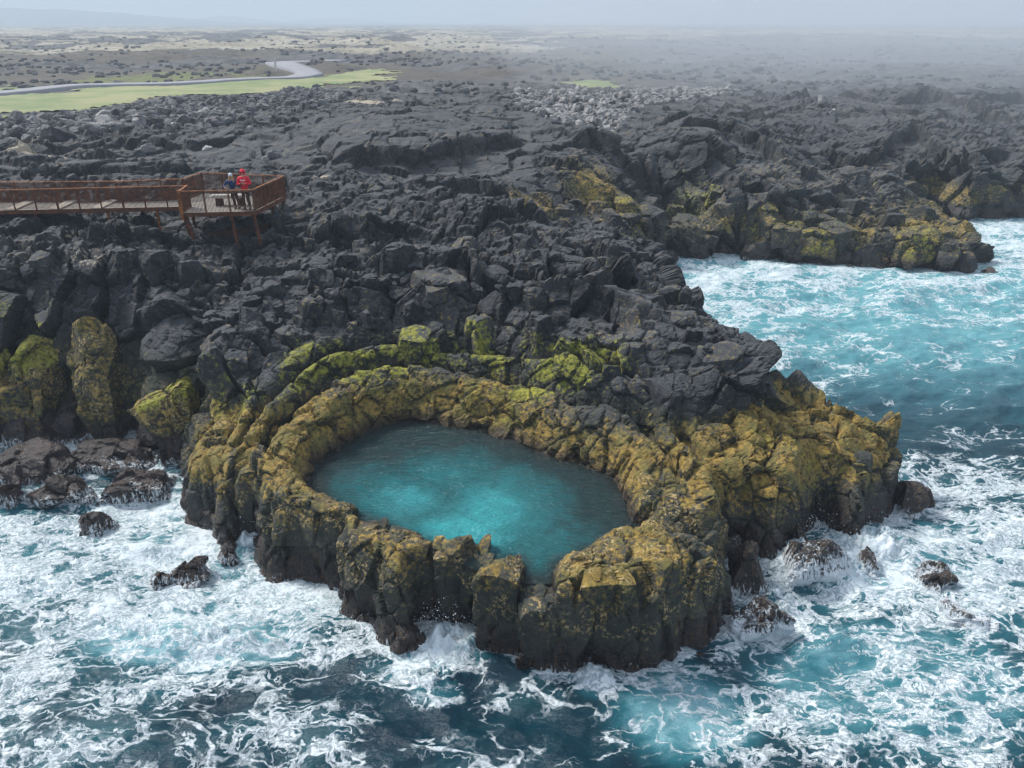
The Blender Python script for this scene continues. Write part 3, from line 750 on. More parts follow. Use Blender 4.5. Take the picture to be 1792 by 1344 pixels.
# rocks in the eastern surf
FRO = {1: .5, 2: .75, 5: .35, 6: .5, 7: .4, 3: .4, 0: .25, 4: .3}
kelp = dict(gold=lambda x, y, z, n: .16 + .25 * n, olive=.3, fleck=.2, wet=.85)
for i, (px, py, w_, zt, dp, lab) in enumerate([
    (1312, 1040, 88, 1.25, 1.6, 'dark angular rock right beside the rim, above the kelp rock'),
    (1345, 1110, 124, .75, 1.7, 'black kelp covered rock with water draining off its side'),
    (1438, 1020, 130, 1.05, 2.0, 'dark rock with a sheet of white water pouring over it'),
    (1530, 1000, 42, .5, .9, 'small dark rock just right of the wave washed one'),
    (1600, 905, 78, .95, 1.5, 'kelp covered rock off the tip of the headland'),
    (1655, 1030, 104, .55, 1.4, 'rounded seaweed covered rock standing alone in the eastern foam'),
    (1702, 1100, 104, .42, 1.6, 'purple rock awash under thin water, lowest right of the rocks'),
    (1280, 975, 56, .7, 1.0, 'black rock blocking the narrow foaming gap'),
    (1395, 965, 60, .8, 1.0, 'dark foot of the cliff above the pouring water'),
    (1178, 459, 40, .75, 2.0, 'small black rock at the mouth of the far cove'),
    (1742, 484, 30, .4, 1.8, 'last black rock off the tip of the far point')]):
    block(px, py, w_, zt, dp, 170 + i, lab, 'sea_rock', rnd_=.8, dy=dp * .3, taper=.25, zb=-.6, rough=.7, over=dict(kelp, froth=(lambda a: (lambda x, y, z, n: a * (1 - .5 * sstep(.5, 1.2, z)) + .45 * (1 - sstep(0, .4, z))))(FRO.get(i, .1))))
# golden outcrops of the far cove
cg = dict(gold=lambda x, y, z, n: .42 + .6 * n, moss=lambda x, y, z, n: .34 + .5 * n, fleck=0)
for i, (px, py, w_, zt, dp, lab) in enumerate([
    (1080, 462, 120, 4.5, 5.0, 'large golden green outcrop on the near side of the far cove'),
    (1128, 458, 50, 2.2, 2.4, 'lower golden knob at the water of the far cove'),
    (1245, 440, 60, 2.3, 3.0, 'pinkish grey split rock at the head of the far cove'),
    (1195, 442, 54, 1.9, 2.6, 'purple grey boulder in the dark corner of the far cove'),
    (1330, 445, 74, 3.4, 3.4, 'green stained block left end of the far point'),
    (1285, 436, 54, 2.2, 2.4, 'dark boulder between the split rock and the green stained block'),
    (1440, 462, 110, 2.1, 3.4, 'golden brown boulder pile at the waterline of the far point'),
    (1620, 470, 130, 2.4, 4.0, 'rounded golden end of the far point'),
    (1535, 464, 90, 1.9, 3.2, 'cracked brown block in the middle of the far point')]):
    ov = dict(cg)
    if i in (2, 3, 5): ov = dict(gold=.1, olive=.9, moss=0, fleck=0, wet=lambda x, y, z, n: 1 - sstep(.3, 1.6, z + .4 * n))
    block(px, py, w_, zt, dp, 190 + i, lab, 'shore_outcrop', rnd_=.5, dy=dp * .4, taper=.2, zb=-.6, n=32, over=ov)
print('blocks', round(time.time() - T0, 1))

# ---------------------------------------------------------------- far land
FARG = []
def far_land():
    h = .0045
    u = np.arange(-.95, .95, h); v = np.arange(math.log(98), math.log(9000), h)
    U, V = np.meshgrid(u, v, indexing='xy')
    Y = np.exp(V); X = U * Y
    P2 = np.stack([X.ravel(), Y.ravel()], 1)
    H = ground(X, Y)[0]
    g = 1 - sstep(-2, 2, meadow(X, Y))
    rd = sstep(3, 9, road_d(X, Y))
    rough = fbm(P2 / 22., 4, 201).reshape(X.shape)
    rid = (.32 - np.abs(fbm(P2 / 5., 5, 202).reshape(X.shape))) * 1.7
    rid2 = (.3 - np.abs(fbm(P2 / 38., 5, 203).reshape(X.shape))) * 3.2
    lava = sstep(-.15, .25, rough + .25 * sstep(0, 60, X) - .12)
    z = H + (lava * (rid + .5) * (1.0 + .5 * sstep(200, 500, Y)) + rid2 * sstep(150, 320, Y) * 1.0) * g * rd + .12 * rough
    z = z - 1.6 * (1 - sstep(118, 128, Y))
    z = z * (1 - sstep(800, 2500, Y)) + (6 + 4 * rough) * sstep(800, 2500, Y)
    def hill(px, dist, hgt, w_, dep):
        x0 = (px - 896) / FPX * dist * .95
        return hgt * np.exp(-((X - x0) / w_) ** 2 - ((Y - dist) / dep) ** 2)
    nn = 1 + .35 * fbm(P2 / 260., 4, 205).reshape(X.shape)
    z += nn * (hill(60, 2600, 24, 420, 400) + hill(-100, 2400, 22, 380, 400) + hill(250, 2700, 15, 300, 300) + hill(420, 3600, 28, 170, 300) + hill(600, 4200, 26, 200, 300)
               + hill(925, 4200, 18, 60, 160) + hill(1500, 5000, 16, 1400, 500) + hill(1150, 5200, 14, 700, 400))
    # growth: 1 = dry pale moss and grass, brown = heath
    warm = fbm(P2 / 60., 4, 206).reshape(X.shape) + .5 * fbm(P2 / 14., 3, 207).reshape(X.shape)
    dry = sstep(240, 320, Y) * (1 - .5 * sstep(900, 1600, Y)) * sstep(-.45, .1, warm - .45 * (lava - .5)) 
    dry = np.clip(dry * 1.25, 0, 1) * (1 - sstep(.0, .12, X / Y) * (1 - sstep(380, 560, Y)))
    heath = sstep(130, 150, Y) * (1 - sstep(270, 300, Y)) * sstep(40, -20, X - .1 * Y) * sstep(-.35, .1, warm + .15)
    heath = np.maximum(heath, .55 * sstep(30, 0, X - .05 * Y) * sstep(120, 160, Y) * sstep(.0, .35, warm) * (1 - dry))
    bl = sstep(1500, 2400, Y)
    grass = .6 * sstep(.1, .4, warm) * sstep(115, 130, Y) * (1 - sstep(170, 210, Y)) * sstep(20, 0, X)
    FARG[:] = [u, v, h, z]
    co = np.stack([X.ravel(), Y.ravel(), z.ravel()], 1)
    return np_mesh('lava_plain', co, grid_faces(len(u), len(v)), dict(dry=dry.ravel(), heath=heath.ravel(), far=bl.ravel(), grass=grass.ravel()), True)

ROAD = [W(a, b, z_)[:2] for a, b, z_ in [(-300, 178, 6.6), (-60, 166, 6.6), (40, 156, 6.6), (150, 147, 6.7), (300, 141, 6.8), (420, 135.5, 6.8), (500, 132, 6.8), (540, 127, 6.8), (532, 122, 6.9), (500, 117, 6.9), (496, 112.5, 6.9), (520, 108.5, 7), (565, 102.5, 7), (590, 99.5, 7)]]
def catmull(P, n=14):
    P = [np.array(p, float) for p in P]; P = [2 * P[0] - P[1]] + P + [2 * P[-1] - P[-2]]
    out = []
    for i in range(1, len(P) - 2):
        for k in range(n):
            t = k / n
            out.append(.5 * ((2 * P[i]) + (-P[i - 1] + P[i + 1]) * t + (2 * P[i - 1] - 5 * P[i] + 4 * P[i + 1] - P[i + 2]) * t * t + (-P[i - 1] + 3 * P[i] - 3 * P[i + 1] + P[i + 2]) * t ** 3))
    out.append(P[-2]); return np.array(out)
RC = catmull(ROAD)
def road_d(X, Y):
    best = np.full(X.shape, 1e9)
    for i in range(0, len(RC) - 1, 3):
        a, b = RC[i], RC[min(i + 3, len(RC) - 1)]
        e = b - a; t = np.clip(((X - a[0]) * e[0] + (Y - a[1]) * e[1]) / (e @ e + 1e-9), 0, 1)
        best = np.minimum(best, np.hypot(X - a[0] - t * e[0], Y - a[1] - t * e[1]))
    return best

s = NT('lava_plain_soil')
p = s.pos()
n1 = s.noise(p, .05, 8, .65); n2 = s.noise(p, .4, 7, .65); n3 = s.noise(p, 2.2, 5, .6)
c = s.mix(s.ramp(n2, .35, .65), (.060, .060, .066), (.160, .155, .152))
hb = s.math('ADD', s.attr('heath'), s.math('MULTIPLY', s.math('SUBTRACT', n2, .5), 2.2))
c = s.mix(s.ramp(hb, .35, .7), c, s.mix(n1, (.085, .070, .055), (.15, .13, .10)))
gb = s.math('ADD', s.attr('grass'), s.math('MULTIPLY', s.math('SUBTRACT', n2, .5), 1.4))
c = s.mix(s.ramp(gb, .3, .6), c, (.17, .19, .06))
db = s.math('ADD', s.attr('dry'), s.math('MULTIPLY', s.math('SUBTRACT', n2, .5), 2.0))
c = s.mix(s.ramp(db, .35, .75), c, s.mix(s.ramp(n1, .35, .65), (.30, .265, .19), (.46, .42, .33)))
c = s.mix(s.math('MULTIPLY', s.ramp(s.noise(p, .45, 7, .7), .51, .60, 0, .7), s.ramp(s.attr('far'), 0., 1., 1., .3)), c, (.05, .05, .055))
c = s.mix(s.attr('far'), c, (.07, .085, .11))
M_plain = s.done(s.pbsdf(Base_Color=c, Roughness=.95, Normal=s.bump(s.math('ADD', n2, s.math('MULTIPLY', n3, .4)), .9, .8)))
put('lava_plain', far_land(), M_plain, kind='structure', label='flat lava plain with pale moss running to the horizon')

def drape_z(x, y, off):
    H = ground(x[None, :], y[None, :])[0][0]
    return H + off

# road ribbon
t = np.gradient(RC, axis=0); t /= np.linalg.norm(t, axis=1, keepdims=True); nr = np.stack([-t[:, 1], t[:, 0]], 1)
rows = []
wd = np.interp(np.arange(len(RC)), [0, len(RC) * .6, len(RC) * .8, len(RC)], [2.3, 2.6, 4.2, 3.4])
for k in (-1, -.5, 0, .5, 1):
    q = RC + nr * (wd * k)[:, None]
    rows.append(np.stack([q[:, 0], q[:, 1], drape_z(RC[:, 0], RC[:, 1], .42 + .06 * (1 - k * k))], 1))
rows = [np.stack([rows[0][:, 0], rows[0][:, 1], rows[0][:, 2] - .8], 1)] + rows + [np.stack([rows[-1][:, 0], rows[-1][:, 1], rows[-1][:, 2] - .8], 1)]
co = np.stack(rows, 1).reshape(-1, 3)
s = NT('gravel_road'); p = s.pos()
M_road = s.done(s.pbsdf(Base_Color=s.mix(s.noise(p, .5, 6, .6), (.24, .24, .26), (.38, .38, .40)), Roughness=.95))
put('road', np_mesh('road', co, grid_faces(7, len(RC)), {}, True), M_road, kind='structure', label='pale gravel road curving across the lava plain')

# meadow sheet with tufted edge
def grass(poly, x0, x1, y0, y1, amp):
    xs = np.arange(x0, x1, .7); ys = np.arange(y0, y1, .7)
    X, Y = np.meshgrid(xs, ys, indexing='xy')
    P2 = np.stack([X.ravel(), Y.ravel()], 1)
    n = fbm(P2 / 6., 4, 301).reshape(X.shape); n2 = fbm(P2 / 1.6, 3, 302).reshape(X.shape)
    sd = polysd(X, Y, poly) + amp * (8.5 * n + 4.5 * n2)
    z = ground(X, Y)[0] + .16 * np.clip(sd / 2.5 + .1, -1, 1) + .07 * n2
    z -= 1.0 * (road_d(X, Y) < 3.2)
    f = grid_faces(len(xs), len(ys)); keep = (sd.ravel()[f] > -.4).all(1)
    co = np.stack([X.ravel(), Y.ravel(), z.ravel()], 1)
    A = subset(co, f, keep, dict(n=n.ravel()))
    return np_mesh('meadow_grass', A[0], A[1], A[2], True)
s = NT('grass'); p = s.pos()
c = s.mix(s.ramp(s.noise(p, .12, 5, .6), .38, .62), (.20, .26, .11), (.34, .34, .17))
c = s.mix(s.ramp(s.noise(p, .5, 6, .65), .5, .7, 0, .8), c, (.36, .33, .15))
M_grass = s.done(s.pbsdf(Base_Color=c, Roughness=.9, Normal=s.bump(s.noise(p, 3., 5, .7), .3, .6)))
put('meadow_grass', grass(MEADOW, -125, -8, 80, 200, 1.), M_grass, kind='stuff', label='bright green meadow grass between the road and the boulders')
put('meadow_grass', grass(PATCH, 4, 26, 95, 160, .5), M_grass, kind='stuff', label='small pale green patch of grass behind the pale boulder heap')
# lumps of lava strewn over the plain
def lumps():
    rs = np.random.RandomState(31); VS = []; FS = []; k0 = 0
    shp = [rock_shape((1.5, 1.2, .8), 900 + k, rnd_=.6, cuts=8, n=3, taper=.1, rough=.3) for k in range(5)]
    cand = np.exp(rs.uniform(math.log(112), math.log(520), 26000)); uu = rs.uniform(-.7, .7, len(cand)); xx = uu * cand
    nn = fbm(np.stack([xx, cand], 1) / 16., 3, 207)
    keep = (nn > .02) & (meadow(xx, cand) < -1) & (road_d(xx, cand) > 4.5)
    for x, y, q in list(zip(xx[keep], cand[keep], nn[keep]))[:2600]:
        P, f = shp[rs.randint(5)]; sz = rs.uniform(.25, 1.0) * (1 + y / 600)
        i = int(round((math.log(y) - FARG[1][0]) / FARG[2])); j = int(round((x / y - FARG[0][0]) / FARG[2]))
        a = rs.uniform(0, 6.3); R = np.array([[math.cos(a), -math.sin(a), 0], [math.sin(a), math.cos(a), 0], [0, 0, 1.]])
        VS.append(P @ R.T * sz + (x, y, FARG[3][i, j] + .1)); FS.append(f + k0); k0 += len(P)
    return np_mesh('lava_lumps', np.concatenate(VS), np.concatenate(FS))
print('far', round(time.time() - T0, 1))

# ---------------------------------------------------------------- loose boulders
s = NT('beach_boulder_stone'); p = s.pos()
rr = s.n('ShaderNodeObjectInfo').outputs['Random']
def boulder_mat(name, lo, hi):
    s = NT(name); p = s.pos()
    v = s.vor(p, .9, out='Color')
    c = s.mix(s.ramp(s.noise(p, 1.3, 2), .35, .65), lo, hi)
    c = s.mix(s.ramp(s.noise(p, 9, 4, .6), .35, .7, 0, .5), c, tuple(.6 * q for q in lo))
    return s.done(s.pbsdf(Base_Color=c, Roughness=.9, Normal=s.bump(s.noise(p, 9, 4), .05, .6)))
M_bgrey = boulder_mat('grey_boulder', (.085, .085, .09), (.24, .235, .23))
M_bpale = boulder_mat('pale_boulder', (.20, .195, .19), (.44, .42, .40))
M_bdark = boulder_mat('dark_boulder', (.035, .036, .04), (.09, .09, .095))
put('lava_lumps', lumps(), boulder_mat('plain_lava_stone', (.06, .06, .065), (.16, .155, .155)), kind='stuff', label='dark lava lumps strewn over the far plain')
RM = {}
for nm, mt in (('grey', M_bgrey), ('pale', M_bpale), ('dark', M_bdark)):
    RM[nm] = []
    for k in range(6):
        P, f = rock_shape((1.25, 1.0, .85), 400 + k, rnd_=.65, cuts=12, n=7, taper=.1, rough=.35, cutd=(.6, .9))
        RM[nm].append((P, f, np_mesh('boulder', P, f)))
        RM[nm][-1][2].materials.append(mt)

def poly_px_pts(poly, z, n, seed, smin, smax, power=2.2):
    rs = random.Random(seed); P = [tuple(W(a, b, z)[:2]) for a, b in poly]
    x0, x1 = min(p[0] for p in P), max(p[0] for p in P); y0, y1 = min(p[1] for p in P), max(p[1] for p in P)
    out = []
    while len(out) < n:
        c = np.array([[rs.uniform(x0, x1) for _ in range(600)], [rs.uniform(y0, y1) for _ in range(600)]])
        sd = polysd(c[0], c[1], P) + 2.0 * fbm(c.T / 4., 2, 5)
        for i in np.where(sd > 0)[0]:
            out.append((c[0][i], c[1][i], smin + (smax - smin) * rs.random() ** power))
    return out[:n]

def scatter(poly, z, n_ind, n_stuff, seed, smin, smax, kinds, label, group, stuff_label):
    pts = poly_px_pts(poly, z, n_ind + n_stuff, seed, smin, smax)
    pts.sort(key=lambda q: -q[2] / q[1])
    rs = random.Random(seed + 1); VS = []; FS = []; k0 = 0
    for i, (x, y, sz) in enumerate(pts):
        P, f, me = rs.choice(RM[rs.choice(kinds)])
        zz = hz(x, y) + sz * .12
        if i < n_ind:
            o = bpy.data.objects.new('boulder', me); C.objects.link(o)
            o.location = (x, y, zz); o.rotation_euler = (rs.uniform(-.4, .4), rs.uniform(-.4, .4), rs.uniform(0, 6.3)); o.scale = (sz, sz, sz)
            o['label'] = label; o['category'] = 'boulder'; o['group'] = group
        else:
            a = rs.uniform(0, 6.3); R = np.array([[math.cos(a), -math.sin(a), 0], [math.sin(a), math.cos(a), 0], [0, 0, rs.uniform(.8, 1.3)]])
            VS.append(P @ R.T * sz + (x, y, zz)); FS.append(f + k0); k0 += len(P)
    if VS:
        me = np_mesh('scree', np.concatenate(VS), np.concatenate(FS))
        put('scree', me, RM[kinds[0]][0][2].materials[0], kind='stuff', label=stuff_label)

scatter([(-60, 222), (60, 205), (200, 190), (330, 170), (430, 168), (520, 150), (600, 158), (600, 178), (540, 186), (480, 196), (400, 225), (250, 235), (100, 245), (-60, 262)], 6.8, 150, 2300, 500,
        .3, 1.35, ('grey', 'grey', 'dark', 'grey', 'pale'), 'angular grey boulder in the band of boulders below the green meadow', 'boulders below the meadow', 'band of smaller grey stones below the green meadow')
scatter([(890, 165), (960, 150), (1060, 160), (1150, 158), (1270, 150), (1290, 165), (1150, 182), (1110, 200), (1090, 235), (1060, 250), (960, 245), (925, 225), (905, 190)], 6.7, 120, 1900, 520,
        .3, 1.15, ('pale', 'pale', 'grey'), 'pale rounded boulder in the heap behind the smooth lava dome', 'pale boulders behind the lava dome', 'heap of smaller pale stones behind the smooth lava dome')
for px, py, sz, kind, lab in [(187, 235, 1.9, 'pale', 'pale oblong boulder lying apart at the front of the grey boulder band'),
                              (145, 227, 1.6, 'grey', 'big grey boulder left of the pale oblong one'),
                              (105, 252, 2.4, 'dark', 'large dark boulder on the lava at the left, nearer than the boulder band'),
                              (365, 272, .8, 'pale', 'small pale stone on the dark lava behind the platform'),
                              (470, 287, .8, 'pale', 'small white stone on dark lava just behind the platform corner'),
                              (483, 288, .9, 'grey', 'small grey stone touching the white one behind the platform'),
                              (245, 274, .9, 'grey', 'rounded grey stone of the little heap behind the walkway'),
                              (262, 272, 1.0, 'grey', 'flat grey stone of the little heap behind the walkway'),
                              (1290 - 850, 243, .7, 'pale', 'pale chip of rock halfway between platform and boulder band'),
                              (1437, 191, 1.3, 'pale', 'white boulder alone on the misty lava at right'),
                              (1458, 197, 1.1, 'pale', 'smaller white boulder beside the lone one at right')]:
    c = W(px, py, 6.9); me = random.choice(RM[kind])[2]
    o = put('boulder', me, None, label=lab, cat='boulder'); o.location = (c[0], c[1], hz(c[0], c[1]) + .12 * sz); o.scale = (sz,) * 3; o.rotation_euler = (0, 0, random.uniform(0, 6))
print('boulders', round(time.time() - T0, 1))

# ---------------------------------------------------------------- sea
def sea():
    h = .0036
    u = np.arange(-1.15, 1.15, h); v = np.arange(math.log(9), math.log(140), h)
    U, V = np.meshgrid(u, v, indexing='xy')
    Y = np.exp(V); X = U * Y
    sd = polysd(X, Y, COAST)
    P2 = np.stack([X.ravel(), Y.ravel()], 1)
    R = lambda a: a.reshape(X.shape)
    calm = np.clip(-sd / 1.5, .25, 1)
    def aniso(ang, lx, ly):
        c_, s_ = math.cos(ang), math.sin(ang)
        return np.stack([(P2[:, 0] * c_ + P2[:, 1] * s_) / lx, (-P2[:, 0] * s_ + P2[:, 1] * c_) / ly], 1)
    z = R(.50 * fbm(aniso(.35, 7., 3.2), 2, 601) + .24 * (.5 - np.abs(fbm(aniso(.2, 2.6, 1.3), 3, 602)) * 2) + .055 * (.5 - 2 * np.abs(fbm(aniso(.5, .9, .5), 3, 603))))
    z = z * calm * (.8 + .3 * sstep(20, 40, Y)) - .04
    B = lambda px, py, rx, ry, s_=1.: blob(X, Y, px, py, 0, rx, ry, s_)
    foam = np.zeros(X.shape) + .02
    for px, py, rx, ry, a in [(120, 940, 8.5, 4.2, 1.0), (250, 880, 4.0, 2.0, .9), (60, 1050, 6.5, 2.6, .78), (330, 960, 3.4, 2.4, 1.05), (430, 1050, 3.6, 1.9, 1.1), (540, 1060, 2.0, 1.4, .85), (250, 1090, 4.0, 1.4, .55),
                              (120, 1180, 5.0, 2.2, .62), (350, 1180, 3.0, 1.5, .5), (60, 1290, 4.5, 1.7, .52), (330, 1270, 3., 1.4, .48), (500, 1160, 2.2, 1.6, .45), (480, 1290, 2.4, 1.3, .5), (560, 1110, 1.8, 1.2, .55), (700, 1170, 1.5, .7, .55),
                              (780, 1140, 1.25, .9, 1.3), (720, 1175, 1.1, .6, .7), (770, 1210, .8, .5, .9), (860, 1200, 1.3, .8, .5), (640, 1330, 2.5, .7, .34), (820, 1320, 2.6, 1.0, .30), (900, 1240, 1.6, .8, .28), (1010, 1230, 1.2, .7, .38), (1040, 1195, .6, .5, .9), (1100, 1200, .8, .5, .6),
                              (1200, 1290, 2.4, 1.3, .32), (1280, 1200, 1.8, 1.2, .5), (1290, 1120, 1.0, .8, .7), (1420, 1060, 3.2, 2.2, .62), (1380, 970, 1.6, 1.2, .9), (1270, 975, .7, 1.0, .8), (1530, 980, 2.4, 2.4, 1.0), (1570, 930, 2.4, 1.8, .9), (1500, 1180, 4.0, 2.4, .52), (1700, 960, 5.0, 3.8, .8), (1650, 1110, 3.6, 2.0, .66),
                              (1760, 1180, 3.6, 3.0, .66), (1600, 1280, 4.0, 1.8, .56), (1400, 1300, 3.0, 1.4, .48), (1650, 870, 4.0, 2.4, .74), (1720, 830, 4.0, 2.2, .5), (1590, 800, 4, 1.2, .5), (1700, 765, 4, 1.6, .35), (1540, 700, 4, 3, .22),
                              (1200, 480, 4.5, 5.0, .85), (1300, 465, 5, 3.6, .9), (1400, 475, 5, 3.2, .82), (1520, 480, 6, 3.2, .72), (1650, 490, 6, 3, .7), (1730, 460, 6, 5, .72), (1750, 410, 9, 7, .85), (1690, 395, 5, 5, .9), (1280, 520, 6, 4, .6), (1450, 520, 9, 4, .48), (1700, 540, 9, 5, .45),
                              (1230, 570, 2.4, 4, .55), (1350, 640, 3.4, 3.4, .55), (1430, 610, 5, 5, .4), (1400, 700, 2.0, 2.0, .6), (1600, 600, 8, 5, .28), (1750, 640, 6, 4, .22), (1615, 363, 2, 3, 1), (230, 770, 2.6, 2.2, .65), (290, 790, 1.2, 1.0, .6)]:
        foam = np.maximum(foam, a * .86 * np.clip(1.25 * B(px, py, rx * 1.25, ry * 1.25), 0, 1))
    big_n = R(fbm(aniso(.45, 3.2, 1.7), 3, 611))
    foam = foam * (1 + .45 * big_n)
    edge = np.exp(-np.maximum(-sd, 0) / .38) * (.62 + .6 * R(fbm(P2 / .8, 2, 612)))
    rk = np.zeros(X.shape)
    for o in bpy.data.objects:
        if o.name.split('.')[0] == 'sea_rock':
            bb = o.bound_box; rx = (bb[6][0] - bb[0][0]) / 2; ry = (bb[6][1] - bb[0][1]) / 2
            r = np.sqrt(((X - o.location.x) / rx) ** 2 + ((Y - o.location.y) / ry) ** 2)
            rk = np.maximum(rk, np.exp(-(np.maximum(r - .92, 0) / .28) ** 2) * .75)
    foam = np.clip(np.maximum(foam, np.maximum(edge, rk)), 0, 1.3)
    milk = np.clip(foam * .85, 0, 1)
    for px, py, rx, ry, a in [(330, 1110, 3.0, 1.1, 1.1), (1500, 560, 14, 9, .62), (1250, 560, 6, 9, .62), (1600, 480, 10, 6, .7), (1200, 1240, 1.7, 1.4, .9), (20, 1115, .9, .9, .2), (1560, 1180, 4, 2.6, .75), (1200, 1180, 1.0, .8, .5), (250, 1000, 7, 3.5, .55), (1650, 700, 9, 6, .22), (1700, 1000, 6, 4, .55), (560, 1230, 1.5, 1, .2)]:
        milk = np.maximum(milk, a * np.clip(1.3 * B(px, py, rx * 1.3, ry * 1.3), 0, 1))
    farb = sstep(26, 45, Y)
    # surf heaped on the rocks
    for px, py, rx, ry, a in [(785, 1125, 1.1, .8, .42), (770, 1180, .9, .6, .22), (1525, 950, 1.8, 1.3, .35), (1420, 985, 1.6, 1.2, .6), (440, 950, .7, .8, .45), (1043, 1180, .6, .4, .3), (1365, 1050, .9, .6, .3), (330, 1110, 3., .8, .22)]:
        bl = np.clip(B(px, py, rx, ry) / 1.3, 0, 1)
        z = z + a * bl * bl * (3 - 2 * bl) * (1 + 1.1 * R(fbm(P2 / .42, 4, 614)) + .5 * R(fbm(P2 / .12, 2, 616)))
    z += .05 * np.clip(foam - .5, 0, 1) * R(fbm(P2 / .3, 3, 615))
    co = np.stack([X.ravel(), Y.ravel(), z.ravel()], 1)
    f = grid_faces(len(u), len(v)); keep = (sd.ravel()[f] < 2.2).any(1)
    A = subset(co, f, keep, dict(foam=foam.ravel(), milk=milk.ravel(), farb=farb.ravel()))
    return np_mesh('sea', A[0], A[1], A[2], True)

s = NT('sea_water')
p = s.pos((1, 1, 0))
wv = s.n('ShaderNodeVectorMath', operation='SUBTRACT', ins={0: s.noise(p, .75, 3, .55, 0, 1), 1: (.5, .5, .5)}).outputs[0]
wv2 = s.n('ShaderNodeVectorMath', operation='SUBTRACT', ins={0: s.noise(p, 3.2, 3, .55, 0, 1), 1: (.5, .5, .5)}).outputs[0]
def vadd(a, b, k):
    sc = s.n('ShaderNodeVectorMath', operation='SCALE', ins={0: b, 3: k}).outputs[0]
    return s.n('ShaderNodeVectorMath', operation='ADD', ins={0: a, 1: sc}).outputs[0]
ps = s.pos((.75, 1.35, 0), -.55)
q = vadd(vadd(ps, wv, 2.3), wv2, .50)
d0 = s.attr('foam')
nl = s.noise(p, .5, 4, .6); nm_ = s.noise(vadd(ps, wv, 1.5), 1.6, 6, .64)
nf = s.noise(vadd(q, wv2, .3), 6.5, 6, .72)
d = s.math('MULTIPLY', d0, s.math('ADD', 1., s.math('ADD', s.math('MULTIPLY', s.math('SUBTRACT', nl, .5), 3.4), s.math('MULTIPLY', s.math('SUBTRACT', nm_, .5), 2.4))))
d = s.math('MULTIPLY', s.math('MAXIMUM', s.math('SUBTRACT', d, .05), 0.), .92)
def fil(nz_, wid, soft):
    e = s.math('ABSOLUTE', s.math('SUBTRACT', nz_, .5))
    return s.ramp(s.math('SUBTRACT', s.math('MULTIPLY', d, wid), e), -soft, soft * .7)
def lace(scale, wid, soft):
    e = s.vor(q, scale, 'DISTANCE_TO_EDGE')
    return s.ramp(s.math('SUBTRACT', s.math('MULTIPLY', d, wid), e), -soft, soft * .7)
f1 = fil(s.noise(vadd(ps, wv, .8), .40, 4, .55, .5), .040, .008)
f2 = fil(s.noise(q, .95, 4, .55, .3), .048, .010)
f3 = fil(s.noise(q, 2.6, 3, .55), .055, .02)
l1 = lace(.70, .13, .020); l2 = lace(1.7, .15, .03)
brk = s.ramp(nf, .36, .56)
f1 = s.math('MULTIPLY', f1, s.ramp(d, .06, .22, 0, .9)); f2 = s.math('MULTIPLY', f2, s.ramp(d, .14, .40, 0, .9)); f3 = s.math('MULTIPLY', f3, s.ramp(d, .40, .75, 0, .6))
l1 = s.math('MULTIPLY', l1, s.ramp(d, .16, .42, 0, .9)); l2 = s.math('MULTIPLY', l2, s.ramp(d, .38, .75, 0, .8))
thin = s.math('MAXIMUM', s.math('MAXIMUM', f1, f2), s.math('MAXIMUM', s.math('MAXIMUM', f3, l1), l2))
thin = s.math('MULTIPLY', thin, s.ramp(brk, 0., 1., .45, 1.))
thick = s.ramp(s.math('ADD', s.math('ADD', d, s.math('MULTIPLY', s.math('SUBTRACT', nm_, .5), 1.1)), s.math('MULTIPLY', s.math('SUBTRACT', nf, .5), .25)), .70, 1.2, 0, .93)
foam = s.math('MAXIMUM', thin, thick)
deep = s.mix(s.ramp(nl, .35, .65), (.003, .024, .040), (.004, .038, .056))
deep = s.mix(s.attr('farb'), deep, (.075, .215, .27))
milk = s.math('ADD', s.attr('milk'), s.math('MULTIPLY', s.math('SUBTRACT', nl, .5), .5))
c = s.mix(s.ramp(milk, .18, .85), deep, s.mix(s.attr('farb'), (.025, .16, .20), (.14, .40, .44)))
c = s.mix(s.ramp(s.math('ADD', milk, s.math('MULTIPLY', s.math('SUBTRACT', nm_, .5), .8)), .55, 1.15), c, (.22, .42, .47))
c = s.mix(foam, c, s.mix(s.ramp(nf, .35, .62), (.62, .72, .76), (.82, .87, .90)))
rp = s.math('ADD', s.noise(s.pos((1, 1.8, 0), -.3), 3.0, 5, .6), s.math('MULTIPLY', s.noise(s.pos((1, 1.7, 0), -.5), 11., 4, .6), .3))
hgt = s.math('ADD', rp, s.math('MULTIPLY', foam, .35))
b = s.bump(hgt, .10, .8)
M_sea = s.done(s.pbsdf(Base_Color=c, Roughness=s.math('ADD', .10, s.math('MULTIPLY', foam, .6)), IOR=1.33, Normal=b))
so = put('sea', sea(), M_sea, kind='structure', label='turquoise surf laced with white foam around the headland')
# open water beyond the modelled surf (reaches the horizon off to the right)
put('sea', np_mesh('sea', np.array([(150, 20, -.4), (3000, 20, -.4), (9000, 3500, -.4), (600, 300, -.4), (150, 125, -.4)]), [[0, 1, 2], [0, 2, 3], [0, 3, 4]],
    dict(foam=np.full(5, .1), milk=np.full(5, .1), farb=np.ones(5))), M_sea, kind='structure', label='open sea east of the bay')
print('sea', round(time.time() - T0, 1))

